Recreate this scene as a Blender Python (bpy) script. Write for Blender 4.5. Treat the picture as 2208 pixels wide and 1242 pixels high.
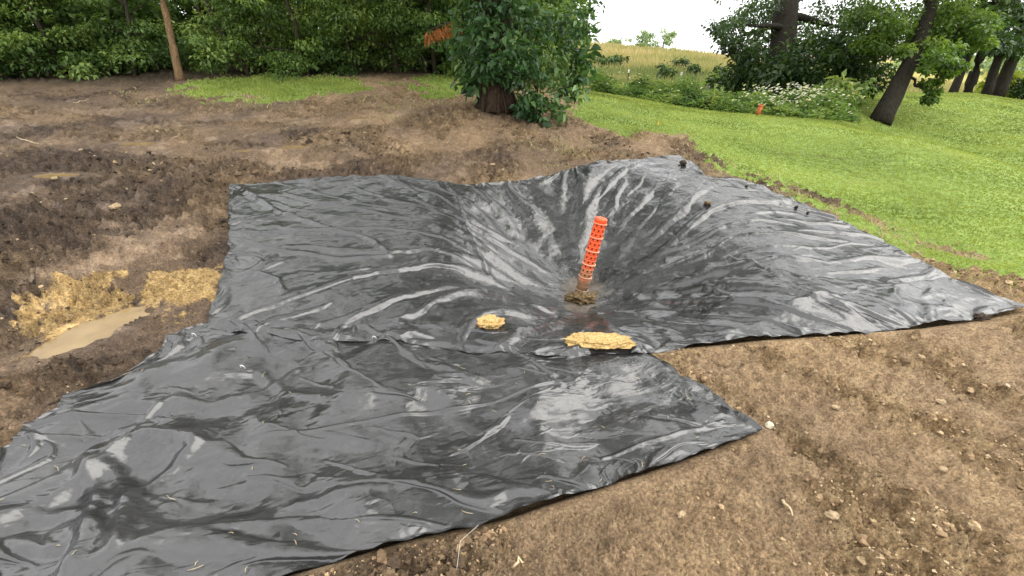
import bpy, math, time
import numpy as np
T0 = time.time()
R = np.random.RandomState
sc = bpy.context.scene
for o in list(bpy.data.objects): bpy.data.objects.remove(o)

# ------------------------------------------------------------------ camera
CAM_H, FPX, PITCH = 1.65, 985.0, math.radians(27.4)
cam = bpy.data.cameras.new('camera'); cam.sensor_width = 36; cam.lens = 36*FPX/2208
cam.clip_start = 0.05; cam.clip_end = 3000
cam_o = bpy.data.objects.new('camera', cam); sc.collection.objects.link(cam_o)
cam_o.location = (0, 0, CAM_H); cam_o.rotation_euler = (math.pi/2-PITCH, 0, 0)
sc.camera = cam_o
# ------------------------------------------------------------------ sky, sun, exposure
SUN_EL, SUN_AZ = math.radians(50), math.radians(85)     # azimuth clockwise from +Y
w = bpy.data.worlds.new('World'); sc.world = w; w.use_nodes = True
nt = w.node_tree; nt.nodes.clear()
sky = nt.nodes.new('ShaderNodeTexSky'); sky.sky_type = 'NISHITA'; sky.sun_disc = False
sky.sun_elevation = SUN_EL; sky.sun_rotation = SUN_AZ; sky.dust_density = 3.0
hs = nt.nodes.new('ShaderNodeHueSaturation'); hs.inputs['Saturation'].default_value = 0.1
nt.links.new(sky.outputs[0], hs.inputs['Color'])
mx = nt.nodes.new('ShaderNodeMix'); mx.data_type = 'RGBA'; mx.inputs[0].default_value = 0.8
nt.links.new(hs.outputs[0], mx.inputs[6])
cn = nt.nodes.new('ShaderNodeTexNoise'); cn.inputs['Scale'].default_value = 2.2; cn.inputs['Detail'].default_value = 4   # overcast cloud, softly uneven all round
tc = nt.nodes.new('ShaderNodeTexCoord'); nt.links.new(tc.outputs['Generated'], cn.inputs['Vector'])
cr = nt.nodes.new('ShaderNodeValToRGB'); nt.links.new(cn.outputs['Fac'], cr.inputs['Fac'])
cr.color_ramp.elements[0].position = .3; cr.color_ramp.elements[0].color = (.60, .605, .61, 1)
cr.color_ramp.elements[1].position = .7; cr.color_ramp.elements[1].color = (1, 1, 1, 1)
cm = nt.nodes.new('ShaderNodeMix'); cm.data_type = 'RGBA'; cm.blend_type = 'MULTIPLY'; cm.inputs[0].default_value = 1
cm.inputs[6].default_value = (13.2, 13.2, 13.2, 1); nt.links.new(cr.outputs[0], cm.inputs[7]); nt.links.new(cm.outputs[2], mx.inputs[7])
bg = nt.nodes.new('ShaderNodeBackground'); bg.inputs['Strength'].default_value = 0.088
nt.links.new(mx.outputs[2], bg.inputs['Color'])
wo = nt.nodes.new('ShaderNodeOutputWorld'); nt.links.new(bg.outputs[0], wo.inputs['Surface'])
sun = bpy.data.lights.new('sun', 'SUN'); sun.energy = 1.0; sun.angle = math.radians(60); sun.color = (1, .95, .86)
sun_o = bpy.data.objects.new('sun', sun); sc.collection.objects.link(sun_o)
sun_o.location = (0, 0, 40); sun_o.rotation_euler = (math.pi/2-SUN_EL, 0, math.pi-SUN_AZ)
vs = sc.view_settings; vs.view_transform = 'Standard'; vs.look = 'None'; vs.exposure = 1.4; vs.gamma = 1.0
vs.use_curve_mapping = False
sc.render.engine = 'CYCLES'
try:
    sc.cycles.use_denoising = True; sc.cycles.max_bounces = 6; sc.cycles.diffuse_bounces = 3
    sc.cycles.transparent_max_bounces = 4
except Exception: pass

# ------------------------------------------------------------------ helpers
def smooth(a, b, x):
    t = np.clip((x-a)/(b-a), 0, 1); return t*t*(3-2*t)
_G = R(7).rand(256)*2*np.pi; _P = R(8).permutation(256)
def pn(x, y, seed=0):                       # gradient noise, about -1..1
    xi = np.floor(x); yi = np.floor(y); fx = x-xi; fy = y-yi
    xi = xi.astype(np.int64); yi = yi.astype(np.int64)
    def g(i, j):
        a = _G[_P[(_P[(i+seed*17) & 255]+j+seed*31) & 255]]
        return np.cos(a), np.sin(a)
    u = fx*fx*fx*(fx*(fx*6-15)+10); v = fy*fy*fy*(fy*(fy*6-15)+10)
    a, b = g(xi, yi); n00 = a*fx+b*fy
    a, b = g(xi+1, yi); n10 = a*(fx-1)+b*fy
    a, b = g(xi, yi+1); n01 = a*fx+b*(fy-1)
    a, b = g(xi+1, yi+1); n11 = a*(fx-1)+b*(fy-1)
    return 1.5*((n00*(1-u)+n10*u)*(1-v)+(n01*(1-u)+n11*u)*v)
def fbm(x, y, o=4, s=0, gain=.5):
    r = 0; a = 1
    for k in range(o): r = r+a*pn(x*2**k, y*2**k, s+k); a *= gain
    return r
def ray(px, py):
    u = (px-1104)/FPX; v = (py-621)/FPX; c, s = math.cos(PITCH), math.sin(PITCH)
    return np.array([u, c-v*s, -s-v*c])
def at(px, py, zc):                          # point on that line of sight, zc metres deep
    return np.array([0, 0, CAM_H])+ray(px, py)*zc
def atz(px, py, z):
    d = ray(px, py); return np.array([0, 0, CAM_H])+d*((z-CAM_H)/d[2])
def in_poly(poly, x, y):
    ins = np.zeros(np.shape(x), bool); n = len(poly)
    for i in range(n):
        x1, y1 = poly[i][:2]; x2, y2 = poly[(i+1) % n][:2]
        c = (y1 > y) != (y2 > y)
        ins ^= c & (x < (x2-x1)*(y-y1)/(y2-y1+1e-12)+x1)
    return ins
def d_poly(poly, x, y, closed=True):
    d = np.full(np.shape(x), 1e9); n = len(poly)
    for i in range(n if closed else n-1):
        a = np.array(poly[i][:2]); b = np.array(poly[(i+1) % n][:2]); e = b-a
        t = np.clip(((x-a[0])*e[0]+(y-a[1])*e[1])/(e@e+1e-12), 0, 1)
        d = np.minimum(d, np.hypot(x-a[0]-t*e[0], y-a[1]-t*e[1]))
    return d
def sd_poly(poly, x, y):                     # >0 inside; a plain box distance far away
    poly = np.asarray(poly, float)[:, :2]; lo, hi = poly.min(0), poly.max(0)
    x = np.asarray(x, float); y = np.asarray(y, float)
    bx = np.maximum(np.maximum(lo[0]-x, x-hi[0]), 0); by = np.maximum(np.maximum(lo[1]-y, y-hi[1]), 0)
    out = -np.hypot(bx, by); k = out > -1.2
    if k.any():
        xs, ys = x[k], y[k]; out[k] = np.where(in_poly(poly, xs, ys), 1, -1)*d_poly(poly, xs, ys)
    return out

def mk(name, V, F, mat, parent=None, tint=None, attrs=None, sm=True):
    V = np.asarray(V, np.float32).reshape(-1, 3); me = bpy.data.meshes.new(name)
    groups = F if isinstance(F, list) else [F]
    groups = [np.asarray(g, np.int32) for g in groups if len(g)]
    me.vertices.add(len(V)); me.vertices.foreach_set('co', V.ravel())
    lv = np.concatenate([g.ravel() for g in groups])
    tot = np.concatenate([np.full(len(g), g.shape[1], np.int32) for g in groups])
    st = np.concatenate([[0], np.cumsum(tot)[:-1]]).astype(np.int32)
    me.loops.add(len(lv)); me.loops.foreach_set('vertex_index', lv)
    me.polygons.add(len(tot)); me.polygons.foreach_set('loop_start', st); me.polygons.foreach_set('loop_total', tot)
    me.polygons.foreach_set('use_smooth', np.full(len(tot), sm))
    me.update(calc_edges=True)
    A = dict(attrs or {})
    if tint is not None: A['tint'] = tint
    for k, a in A.items():
        at_ = me.attributes.new(k, 'FLOAT', 'POINT'); at_.data.foreach_set('value', np.asarray(a, np.float32))
    if mat: me.materials.append(mat)
    o = bpy.data.objects.new(name, me); sc.collection.objects.link(o)
    if parent: o.parent = parent
    return o
def tag(o, label=None, cat=None, group=None, kind=None):
    if label: o['label'] = label
    if cat: o['category'] = cat
    if group: o['group'] = group
    if kind: o['kind'] = kind
    return o
def empty(name, loc, label, cat, group=None):
    o = bpy.data.objects.new(name, None); sc.collection.objects.link(o); o.location = tuple(map(float, loc))
    o.empty_display_size = .2
    return tag(o, label, cat, group)
def grid_faces(n, m):
    i = np.arange(n-1)[:, None]*m+np.arange(m-1)[None]
    return np.stack([i, i+1, i+m+1, i+m], -1).reshape(-1, 4)
def tube(path, rad, seg=8, seed=0, rough=0.0):
    path = np.asarray(path, float); n = len(path); rad = np.broadcast_to(rad, (n,))
    t = np.gradient(path, axis=0); t /= np.linalg.norm(t, axis=1)[:, None]+1e-9
    ref = np.where(np.abs(t[:, 2:3]) > .9, [[1., 0, 0]], [[0, 0, 1.]])
    a = np.cross(t, ref); a /= np.linalg.norm(a, axis=1)[:, None]; b = np.cross(t, a)
    th = np.arange(seg)*2*np.pi/seg
    r = rad[:, None]*(1+rough*(R(seed).rand(n, seg)-.5))
    V = path[:, None]+r[..., None]*(np.cos(th)[None, :, None]*a[:, None]+np.sin(th)[None, :, None]*b[:, None])
    i = np.arange(n-1)[:, None]*seg; j = np.arange(seg)[None]; j2 = (j+1) % seg
    F = np.stack([i+j, i+j2, i+seg+j2, i+seg+j], -1).reshape(-1, 4)
    V = np.concatenate([V.reshape(-1, 3), path[:1], path[-1:]])
    k = n*seg; e = np.arange(seg)
    T = np.concatenate([np.stack([e*0+k, (e+1) % seg, e], -1), np.stack([e*0+k+1, (n-1)*seg+e, (n-1)*seg+(e+1) % seg], -1)])
    return V, F, T
class MB:                                    # collects pieces of ONE part
    def __init__(s): s.V = []; s.Q = []; s.T = []; s.A = []; s.n = 0
    def add(s, V, Q=None, T=None, a=.5):
        V = np.asarray(V, float).reshape(-1, 3)
        if Q is not None and len(Q): s.Q.append(np.asarray(Q)+s.n)
        if T is not None and len(T): s.T.append(np.asarray(T)+s.n)
        s.V.append(V); s.A.append(np.broadcast_to(a, (len(V),))); s.n += len(V); return s
    def tube(s, path, rad, seg=8, seed=0, rough=0., a=.5):
        V, F, T = tube(path, rad, seg, seed, rough); return s.add(V, F, T, a)
    def build(s, name, mat, parent=None, sm=True, local=True):
        V = np.concatenate(s.V)
        if parent is not None and local: V = V-np.array(parent.location)
        F = [np.concatenate(g) for g in (s.Q, s.T) if g]
        return mk(name, V, F, mat, parent, np.concatenate(s.A), sm=sm)
def unit(v): return v/(np.linalg.norm(v, axis=-1, keepdims=True)+1e-9)
def leafset(C, D, N, size, wr=.5, fold=.12, droop=.15, tint=None, big=False):
    """leaf blades: base C, direction D, face normal N"""
    n = len(C); D = unit(D); S = unit(np.cross(D, N)); N = np.cross(S, D)
    s = np.broadcast_to(size, (n,))[:, None]; w_ = s*wr*.5
    tip = C+D*s-N*s*droop
    if big:
        r1 = C+D*s*.28+S*w_*.95+N*s*fold; r2 = C+D*s*.62+S*w_*.78+N*s*(fold-droop*.4)
        l1 = C+D*s*.28-S*w_*.95+N*s*fold; l2 = C+D*s*.62-S*w_*.78+N*s*(fold-droop*.4)
        V = np.stack([C, r1, r2, tip, l2, l1], 1); k = 6; b = np.arange(n)[:, None]*6
        Q = np.concatenate([b+[[0, 1, 2, 3]], b+[[0, 3, 4, 5]]]); out = (V.reshape(-1, 3), Q, None)
    else:
        r = C+D*s*.42+S*w_+N*s*fold; l = C+D*s*.42-S*w_+N*s*fold
        V = np.stack([C, r, tip, l], 1); k = 4; b = np.arange(n)[:, None]*4
        Tn = np.concatenate([b+[[0, 1, 2]], b+[[0, 2, 3]]]); out = (V.reshape(-1, 3), None, Tn)
    if tint is None: tint = np.full(n, .5)
    return out+(np.repeat(tint, k),)
def clump_leaves(rs, centers, radii, n_each, size, wr=.5, flat=1., up=1.0, big=False, droop=.2, tint0=None, shell=.5):
    """leaves through the volume of many clumps"""
    centers = np.asarray(centers, float); m = len(centers); k = m*n_each
    radii = np.asarray(radii, float)
    if radii.ndim == 1: radii = np.stack([radii, radii, radii*flat], -1)
    d = unit(rs.randn(m, n_each, 3)); q = rs.rand(m, n_each, 1)**shell
    C = (centers[:, None]+d*q*radii[:, None]).reshape(-1, 3); d = d.reshape(-1, 3)
    N = unit(np.array([0, 0, up])+d*.5+rs.randn(k, 3)*.45)
    D = unit(d*np.array([1, 1, .25])+rs.randn(k, 3)*.6+np.array([0, 0, -.35]))
    ct = rs.rand(m) if tint0 is None else tint0
    tint = np.clip(np.repeat(ct, n_each)*.6+.4*rs.rand(k)+.12*d[:, 2], 0, 1)
    return leafset(C, D, N, size*(.45+1.0*rs.rand(k)), wr, .10, droop, tint, big)

# ------------------------------------------------------------------ materials
class NT:
    def __init__(s, name):
        s.m = bpy.data.materials.new(name); s.m.use_nodes = True; s.t = s.m.node_tree; s.t.nodes.clear()
        s.out = s.t.nodes.new('ShaderNodeOutputMaterial')
    def n(s, typ, ins=None, **kw):
        x = s.t.nodes.new('ShaderNode'+typ)
        for k, v in kw.items(): setattr(x, k, v)
        for k, v in (ins or {}).items(): s.set(x.inputs[k], v)
        return x
    def set(s, sock, v):
        if hasattr(v, 'is_output'): s.t.links.new(v, sock)
        elif hasattr(v, 'outputs'): s.t.links.new(v.outputs[0], sock)
        elif isinstance(v, (tuple, list)) and len(v) == 3 and sock.type == 'RGBA': sock.default_value = (*v, 1)
        else: sock.default_value = v
    def attr(s, name): return s.n('Attribute', attribute_name=name).outputs['Fac']
    def noise(s, scale, detail=4, rough=.55, vec=None, dist=0.):
        x = s.n('TexNoise', {'Scale': scale, 'Detail': detail, 'Roughness': rough, 'Distortion': dist})
        s.set(x.inputs['Vector'], vec if vec is not None else s.pos()); return x.outputs['Fac']
    def pos(s):
        if not hasattr(s, '_p'): s._p = s.n('NewGeometry').outputs['Position']
        return s._p
    def ramp(s, fac, stops):
        x = s.n('ValToRGB', {'Fac': fac}); e = x.color_ramp.elements
        while len(e) < len(stops): e.new(.5)
        for el, (p, c) in zip(e, stops):
            el.position = p; el.color = (*c, 1) if isinstance(c, tuple) else (c, c, c, 1)
        return x.outputs['Color']
    def mix(s, f, a, b, mode='MIX'):
        x = s.n('Mix', data_type='RGBA', blend_type=mode)
        s.set(x.inputs[0], f); s.set(x.inputs[6], a); s.set(x.inputs[7], b); return x.outputs[2]
    def math(s, op, a, b=0., c=0.):
        x = s.n('Math', operation=op); s.set(x.inputs[0], a); s.set(x.inputs[1], b); s.set(x.inputs[2], c); return x.outputs[0]
    def bump(s, h, strength, dist, nrm=None):
        x = s.n('Bump', {'Strength': strength, 'Distance': dist, 'Height': h})
        if nrm is not None: s.set(x.inputs['Normal'], nrm)
        return x.outputs['Normal']
    def bsdf(s, col, rough=.6, spec=.5, nrm=None, **kw):
        x = s.n('BsdfPrincipled', {'Base Color': col, 'Roughness': rough, 'Specular IOR Level': spec})
        for k, v in kw.items(): s.set(x.inputs[k.replace('_', ' ')], v)
        if nrm is not None: s.set(x.inputs['Normal'], nrm)
        return x.outputs[0]
    def done(s, sh): s.t.links.new(sh, s.out.inputs['Surface']); return s.m

def leaf_mat(name, stops, trans=.35, rough=.42, tcol=1.5):
    m = NT(name); c = m.ramp(m.attr('tint'), stops)
    c2 = m.mix(1.0, c, (tcol*1.05, tcol, tcol*.55), 'MULTIPLY')
    tr = m.n('BsdfTranslucent', {'Color': c2})
    x = m.n('MixShader', {0: trans, 1: m.bsdf(c, rough, .4), 2: tr.outputs[0]})
    return m.done(x.outputs[0])
def bark_mat(name, a, b, sc_=14.):
    m = NT(name); p = m.n('Mapping', {'Vector': m.pos(), 'Scale': (1, 1, .18)}).outputs[0]
    f = m.noise(sc_, 6, .65, p); f2 = m.noise(2.5, 3, .5)
    c = m.mix(m.math('MULTIPLY', f2, .35), m.ramp(f, [(.3, a), (.7, b)]), (.055, .06, .04))
    return m.done(m.bsdf(c, .9, .2, m.bump(f, 1., .09)))
M = {}
M['forest_leaf'] = leaf_mat('forest_leaf', [(0, (.055, .10, .025)), (.5, (.16, .26, .07)), (1, (.36, .46, .13))])
M['deep_leaf'] = leaf_mat('deep_leaf', [(0, (.04, .08, .022)), (.6, (.12, .21, .055)), (1, (.29, .40, .10))])
M['vine_leaf'] = leaf_mat('vine_leaf', [(0, (.018, .044, .015)), (.5, (.052, .125, .04)), (1, (.18, .29, .095))], .3, .33)
M['oak_leaf'] = leaf_mat('oak_leaf', [(0, (.016, .034, .011)), (.6, (.038, .08, .02)), (1, (.095, .16, .035))], .3)
M['light_leaf'] = leaf_mat('light_leaf', [(0, (.035, .07, .014)), (.5, (.085, .155, .026)), (1, (.20, .29, .05))], .4)
M['yellow_leaf'] = leaf_mat('yellow_leaf', [(0, (.16, .25, .02)), (1, (.42, .48, .05))], .4)
M['weed'] = leaf_mat('weed', [(0, (.06, .12, .035)), (.5, (.16, .25, .07)), (1, (.36, .40, .14))], .35, .6)
M['grass'] = leaf_mat('grass', [(0, (.125, .165, .035)), (.35, (.225, .28, .058)), (.75, (.33, .385, .09)), (1, (.47, .45, .20))], .3, .6, 1.3)
M['dry_grass'] = leaf_mat('dry_grass', [(0, (.15, .19, .07)), (.4, (.29, .29, .12)), (1, (.48, .39, .22))], .3, .7, 1.1)
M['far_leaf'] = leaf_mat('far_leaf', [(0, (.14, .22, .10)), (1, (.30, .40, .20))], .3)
M['dead_leaf'] = leaf_mat('dead_leaf', [(0, (.22, .07, .02)), (1, (.52, .20, .06))], .3, .7, 1.1)
M['petal'] = leaf_mat('petal', [(0, (.75, .74, .62)), (1, (.85, .85, .80))], .2, .7, 1.0)
M['bark'] = bark_mat('bark', (.010, .0075, .006), (.045, .034, .026))
M['vine_bark'] = bark_mat('vine_bark', (.022, .014, .010), (.125, .078, .05), 22)
M['sapling_bark'] = bark_mat('sapling_bark', (.20, .115, .055), (.40, .26, .14), 24)
M['thin_bark'] = bark_mat('thin_bark', (.05, .042, .03), (.15, .125, .09), 24)
M['old_wood'] = bark_mat('old_wood', (.16, .13, .10), (.38, .32, .25), 20)

def soil_mat():
    m = NT('soil'); dry = m.attr('dry'); clay = m.attr('clay'); wet = m.attr('wet'); lit = m.attr('litter')
    f = m.noise(9, 8, .65); g = m.noise(75, 5, .7); h = m.noise(2.2, 4, .6, dist=.6)
    dark = m.ramp(f, [(.30, (.034, .022, .014)), (.5, (.10, .066, .043)), (.72, (.21, .145, .098))])
    tan = m.ramp(f, [(.28, (.17, .10, .045)), (.48, (.45, .295, .145)), (.72, (.70, .51, .28))])
    k = m.math('ADD', dry, m.math('MULTIPLY', m.math('SUBTRACT', h, .5), .5))
    c = m.mix(m.n('Clamp', {'Value': k}), dark, tan)
    smear = m.math('ADD', m.attr('smear'), m.math('MULTIPLY', m.math('SUBTRACT', m.noise(7, 6, .65, dist=.8), .5), .9))   # mud smeared flat by wheels, paler and greyer
    sk = m.ramp(smear, [(.45, 0.), (.62, 1.)])
    c = m.mix(m.math('MULTIPLY', sk, .5), c, m.mix(m.n('Clamp', {'Value': k}), (.16, .108, .074), (.46, .315, .185)))
    yel = m.ramp(m.noise(22, 6, .7), [(.3, (.21, .125, .048)), (.5, (.50, .325, .125)), (.7, (.70, .51, .24))])
    ck = m.math('ADD', clay, m.math('MULTIPLY', m.math('SUBTRACT', m.noise(14, 6, .7), .5), 1.3))
    ck = m.ramp(ck, [(.42, 0.), (.58, 1.)])
    c = m.mix(ck, c, yel)
    lt = m.ramp(m.noise(30, 4, .8), [(.35, (.03, .022, .014)), (.55, (.11, .075, .042)), (.75, (.24, .175, .10))])
    c = m.mix(lit, c, lt)
    c = m.mix(1.0, c, m.ramp(g, [(.34, .5), (.5, 1.), (.66, 1.5)]), 'MULTIPLY')
    c = m.mix(1.0, c, m.ramp(m.noise(26, 5, .75, dist=.5), [(.36, .78), (.5, 1.), (.64, 1.22)]), 'MULTIPLY')
    vo = m.n('TexVoronoi', {'Scale': 60., 'Vector': m.pos()}, feature='F1')
    sp = m.math('MULTIPLY', m.math('LESS_THAN', vo.outputs['Distance'], .22),
                m.math('GREATER_THAN', m.n('SeparateColor', {0: vo.outputs['Color']}).outputs[0], .86))
    c = m.mix(m.math('MULTIPLY', sp, .65), c, (.46, .34, .19))
    wk = m.ramp(m.math('ADD', wet, m.math('MULTIPLY', m.math('SUBTRACT', m.noise(5, 5, .6), .5), 1.1)), [(.45, 0.), (.7, 1.)])
    rough = m.math('SUBTRACT', .92, m.math('MULTIPLY', wk, .58))
    hh = m.math('ADD', m.math('MULTIPLY', g, .55), m.noise(30, 7, .8))
    st = m.math('SUBTRACT', m.math('SUBTRACT', 1., m.math('MULTIPLY', wk, .5)), m.math('MULTIPLY', sk, .12))
    n = m.bump(hh, st, .06)
    return m.done(m.bsdf(c, rough, .45, n))
M['soil'] = soil_mat()
def clod_mat():
    m = NT('clod'); t = m.attr('tint'); f = m.noise(60, 5, .7)
    c = m.ramp(t, [(0, (.028, .019, .012)), (.35, (.075, .05, .031)), (.7, (.32, .215, .12)), (.9, (.48, .35, .20)), (1, (.55, .45, .30))])
    c = m.mix(1., c, m.ramp(f, [(.3, .6), (.7, 1.3)]), 'MULTIPLY')
    return m.done(m.bsdf(c, .88, .3, m.bump(f, .8, .01)))
M['clod'] = clod_mat()
def ground_mat(name, stops, scale, bumpd):
    m = NT(name); f = m.noise(scale, 7, .68); h = m.noise(.45, 4, .6, dist=.4)
    k = m.math('ADD', m.math('MULTIPLY', f, .7), m.math('MULTIPLY', h, .42))
    c = m.ramp(k, stops)
    g = m.noise(scale*5, 3, .7); c = m.mix(1., c, m.ramp(g, [(.25, .6), (.75, 1.35)]), 'MULTIPLY')
    return m.done(m.bsdf(c, .85, .15, m.bump(f, .7, bumpd)))
M['lawn'] = ground_mat('lawn', [(.38, (.08, .09, .025)), (.5, (.13, .19, .035)), (.62, (.19, .265, .055)), (.8, (.28, .31, .09))], 9, .03)
M['meadow'] = ground_mat('meadow', [(.38, (.12, .16, .03)), (.52, (.28, .27, .06)), (.66, (.44, .34, .11))], 3, .2)
def stone_mat(name, stops, sc_=30, rough=.85, b=.02):
    m = NT(name); f = m.noise(sc_, 7, .7); c = m.ramp(f, stops)
    return m.done(m.bsdf(c, rough, .3, m.bump(f, .9, b)))
M['clay_lump'] = stone_mat('clay_lump', [(.30, (.16, .09, .03)), (.43, (.50, .31, .105)), (.62, (.76, .55, .25))], 75)
M['white_stone'] = stone_mat('white_stone', [(.3, (.5, .44, .3)), (.6, (.78, .72, .55))])
M['tan_stone'] = stone_mat('tan_stone', [(.3, (.26, .18, .10)), (.6, (.48, .36, .22))])
M['dark_clod'] = stone_mat('dark_clod', [(.3, (.02, .014, .01)), (.55, (.07, .047, .03)), (.72, (.20, .14, .085))], 40)
M['mud_clod'] = stone_mat('mud_clod', [(.3, (.03, .02, .012)), (.5, (.13, .085, .04)), (.68, (.42, .29, .12))], 55, .6)
def film_mat(name):
    """black polyethylene film: a fine embossed weave, dust, dried mud splashes"""
    m = NT(name); p = m.pos()
    mud = m.attr('mud'); dust = m.noise(3.2, 6, .65)
    sp = m.ramp(m.noise(120, 3, .6), [(.68, 0.), (.74, 1.)])
    c = m.mix(m.ramp(dust, [(.35, 0.), (.8, .22)]), (.020, .020, .0205), (.095, .093, .088))
    mk_ = m.ramp(m.math('ADD', mud, m.math('MULTIPLY', m.math('SUBTRACT', m.noise(20, 6, .75), .5), 1.5)), [(.5, 0.), (.72, 1.)])
    c = m.mix(m.math('MULTIPLY', mk_, .6), c, (.13, .095, .06))
    c = m.mix(m.math('MULTIPLY', sp, .18), c, (.4, .36, .3))
    r = m.math('ADD', m.ramp(dust, [(.3, .18), (.75, .31)]), m.math('MULTIPLY', mk_, .4))
    wv = m.noise(420, 2, .5)
    fold = m.n('CombineXYZ', {0: m.attr('fa'), 1: m.attr('fb'), 2: m.attr('fc')}).outputs[0]      # runs along the folds
    def ridge(scale, vec, det=2, dist=.4):                         # sharp creases
        return m.math('ABSOLUTE', m.math('SUBTRACT', m.noise(scale, det, .5, vec, dist), .5))
    patch = m.ramp(m.noise(2.6, 3, .6), [(.38, .45), (.62, 1.)])
    def vm(op, u, v): return m.n('VectorMath', {0: u, 1: v}, operation=op).outputs
    def facet(scale, warp, wsc):                                   # each cell a flat facet with its own tilt, creases between
        wn = m.n('TexNoise', {'Scale': wsc, 'Detail': 2., 'Vector': p}).outputs['Color']
        q = vm('ADD', fold, vm('SCALE', vm('SUBTRACT', wn, (.5, .5, .5))[0], (0, 0, 0))[0])[0]
        sc_n = q.node.inputs[1].links[0].from_node; sc_n.inputs['Scale'].default_value = warp
        v = m.n('TexVoronoi', {'Scale': scale, 'Vector': q}, feature='F1')
        return vm('DOT_PRODUCT', vm('SUBTRACT', q, v.outputs['Position'])[0], vm('SUBTRACT', v.outputs['Color'], (.5, .5, .5))[0])['Value']
    n = m.bump(ridge(2.6, fold, 3, .6), .28, .12)
    n = m.bump(facet(3.2, .22, 4.), .8, .42, n)
    n = m.bump(facet(7.5, .09, 9.), m.math('MULTIPLY', patch, .8), .40, n)
    n = m.bump(ridge(13., fold, 2, .6), m.math('MULTIPLY', patch, .45), .024, n)
    n = m.bump(facet(18., .04, 20.), m.math('MULTIPLY', patch, .6), .30, n)
    n = m.bump(m.noise(40, 3, .5, dist=.6), .10, .006, n); n = m.bump(wv, .05, .002, n)
    return m.done(m.bsdf(c, r, .72, n, IOR=1.63))
M['film'] = film_mat('film')
def water_mat():
    m = NT('muddy_water'); f = m.noise(6, 4, .6)
    return m.done(m.bsdf(m.ramp(f, [(.3, (.20, .135, .06)), (.7, (.28, .195, .09))]), .22, .2, m.bump(m.noise(14, 3), .05, .01)))
M['water'] = water_mat()
def plain(name, col, rough=.5, spec=.5, var=.25, sc_=25):
    m = NT(name); f = m.noise(sc_, 4, .6)
    c = m.mix(1., col, m.ramp(f, [(.3, 1-var), (.7, 1+var)]), 'MULTIPLY')
    return m.done(m.bsdf(c, rough, spec))
def pipe_mat():
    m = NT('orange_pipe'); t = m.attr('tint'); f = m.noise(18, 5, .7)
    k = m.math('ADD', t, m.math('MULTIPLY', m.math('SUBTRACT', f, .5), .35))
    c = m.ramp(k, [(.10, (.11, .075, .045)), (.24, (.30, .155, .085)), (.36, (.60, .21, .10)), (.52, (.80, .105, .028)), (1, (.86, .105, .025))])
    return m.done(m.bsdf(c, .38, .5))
M['pipe'] = pipe_mat()
def collar_mat():
    m = NT('pipe_collar'); t = m.attr('tint')
    return m.done(m.bsdf(m.ramp(t, [(.1, (.26, .17, .11)), (.4, (.75, .36, .22)), (1, (.90, .22, .10))]), .35, .5))
M['collar'] = collar_mat()
M['pipe_inner_shade'] = plain('pipe_inner_shade', (.12, .018, .008), .7)  # pipe orange darkened in the colour, for the shade seen through the slots
M['staple'] = plain('staple', (.75, .75, .73), .35, .6)
M['post_steel'] = plain('post_steel', (.10, .105, .07), .6)
M['post_white'] = plain('post_white', (.8, .8, .78), .5)
M['orange'] = plain('orange', (.60, .13, .035), .6)
M['yellow'] = plain('yellow', (.85, .50, .02), .5)
M['straw'] = plain('straw', (.50, .40, .24), .7)
M['twine'] = plain('twine', (.55, .52, .46), .3)

# ------------------------------------------------------------------ terrain
PIT = atz(1252, 640, -.58)                       # bottom of the pit
_cp = [(0, .5, 0), (-2, .6, 0), (2, .6, 0), (0, -4, 0), (-5, -4, .1), (5, -4, -.15), (1.5, 1.2, 0), (-2.3, 1.5, .02),
       (.8, 2.4, .0), (-.6, 2.4, .02), (3.67, 2.83, 0), (4.5, 1.2, -.05), (-5, 1.5, .1)]
_cp += [tuple(atz(*q)) for q in [(452, 692, .03), (497, 402, .28), (494, 540, .14), (860, 382, .27), (1240, 365, .26), (1465, 339, .3),
        (1530, 385, .25), (1720, 440, .12), (1990, 570, .03), (2208, 560, -.03)]]
_cp += [tuple(at(*q)) for q in [(0, 500, 3.9), (0, 300, 6.5), (0, 165, 10.5), (400, 170, 10.3), (700, 158, 11.5), (960, 160, 12),
        (600, 280, 7), (250, 240, 8), (1070, 250, 8.2), (1280, 205, 13.5), (1500, 240, 13), (1850, 268, 13), (1600, 330, 7.5),
        (1850, 400, 6.6), (2208, 365, 8.5), (2000, 305, 10.3), (1895, 262, 14.6), (2100, 280, 16), (2208, 330, 12.5),
        (2085, 200, 25), (2208, 218, 25), (1900, 195, 24), (1400, 185, 24), (1600, 205, 22), (1270, 97, 70), (1500, 118, 70), (1700, 147, 70),
        (1270, 143, 45), (1600, 160, 45), (1900, 180, 45)]]
_cp += [(11, 9.3, -.98), (11.4, 11.8, -.92), (10.6, 13.6, -.66), (-18, 20, 1.7), (-8, 22, 1.5), (-20, 4, 1.2), (-12, -6, .5), (-40, 50, 2.5), (-10, 70, 3.), (30, 36, -1.8), (45, 20, -2.2),
        (14, 3, -.9), (14, -5, -.8), (20, 120, 1.), (70, 110, -2.5), (120, 60, -3), (0, 250, -1), (-250, 100, 2), (250, 150, -4), (0, -200, 0), (-150, -150, 1), (150, -150, -3), (0, 900, -2), (900, 200, -6), (-900, 200, 0), (0, -900, 0)]
_cp = np.array(_cp)
def _warp(x, y):
    r = np.hypot(x, y)+1e-6; k = np.arcsinh(r/3)/r*3; return x*k, y*k
_cx, _cy = _warp(_cp[:, 0], _cp[:, 1])
def _phi(d2): return .5*d2*np.log(d2+1e-9)
_n = len(_cp); _K = _phi((_cx[:, None]-_cx)**2+(_cy[:, None]-_cy)**2)+np.eye(_n)*.05
_Pm = np.stack([np.ones(_n), _cx, _cy], 1)
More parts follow.
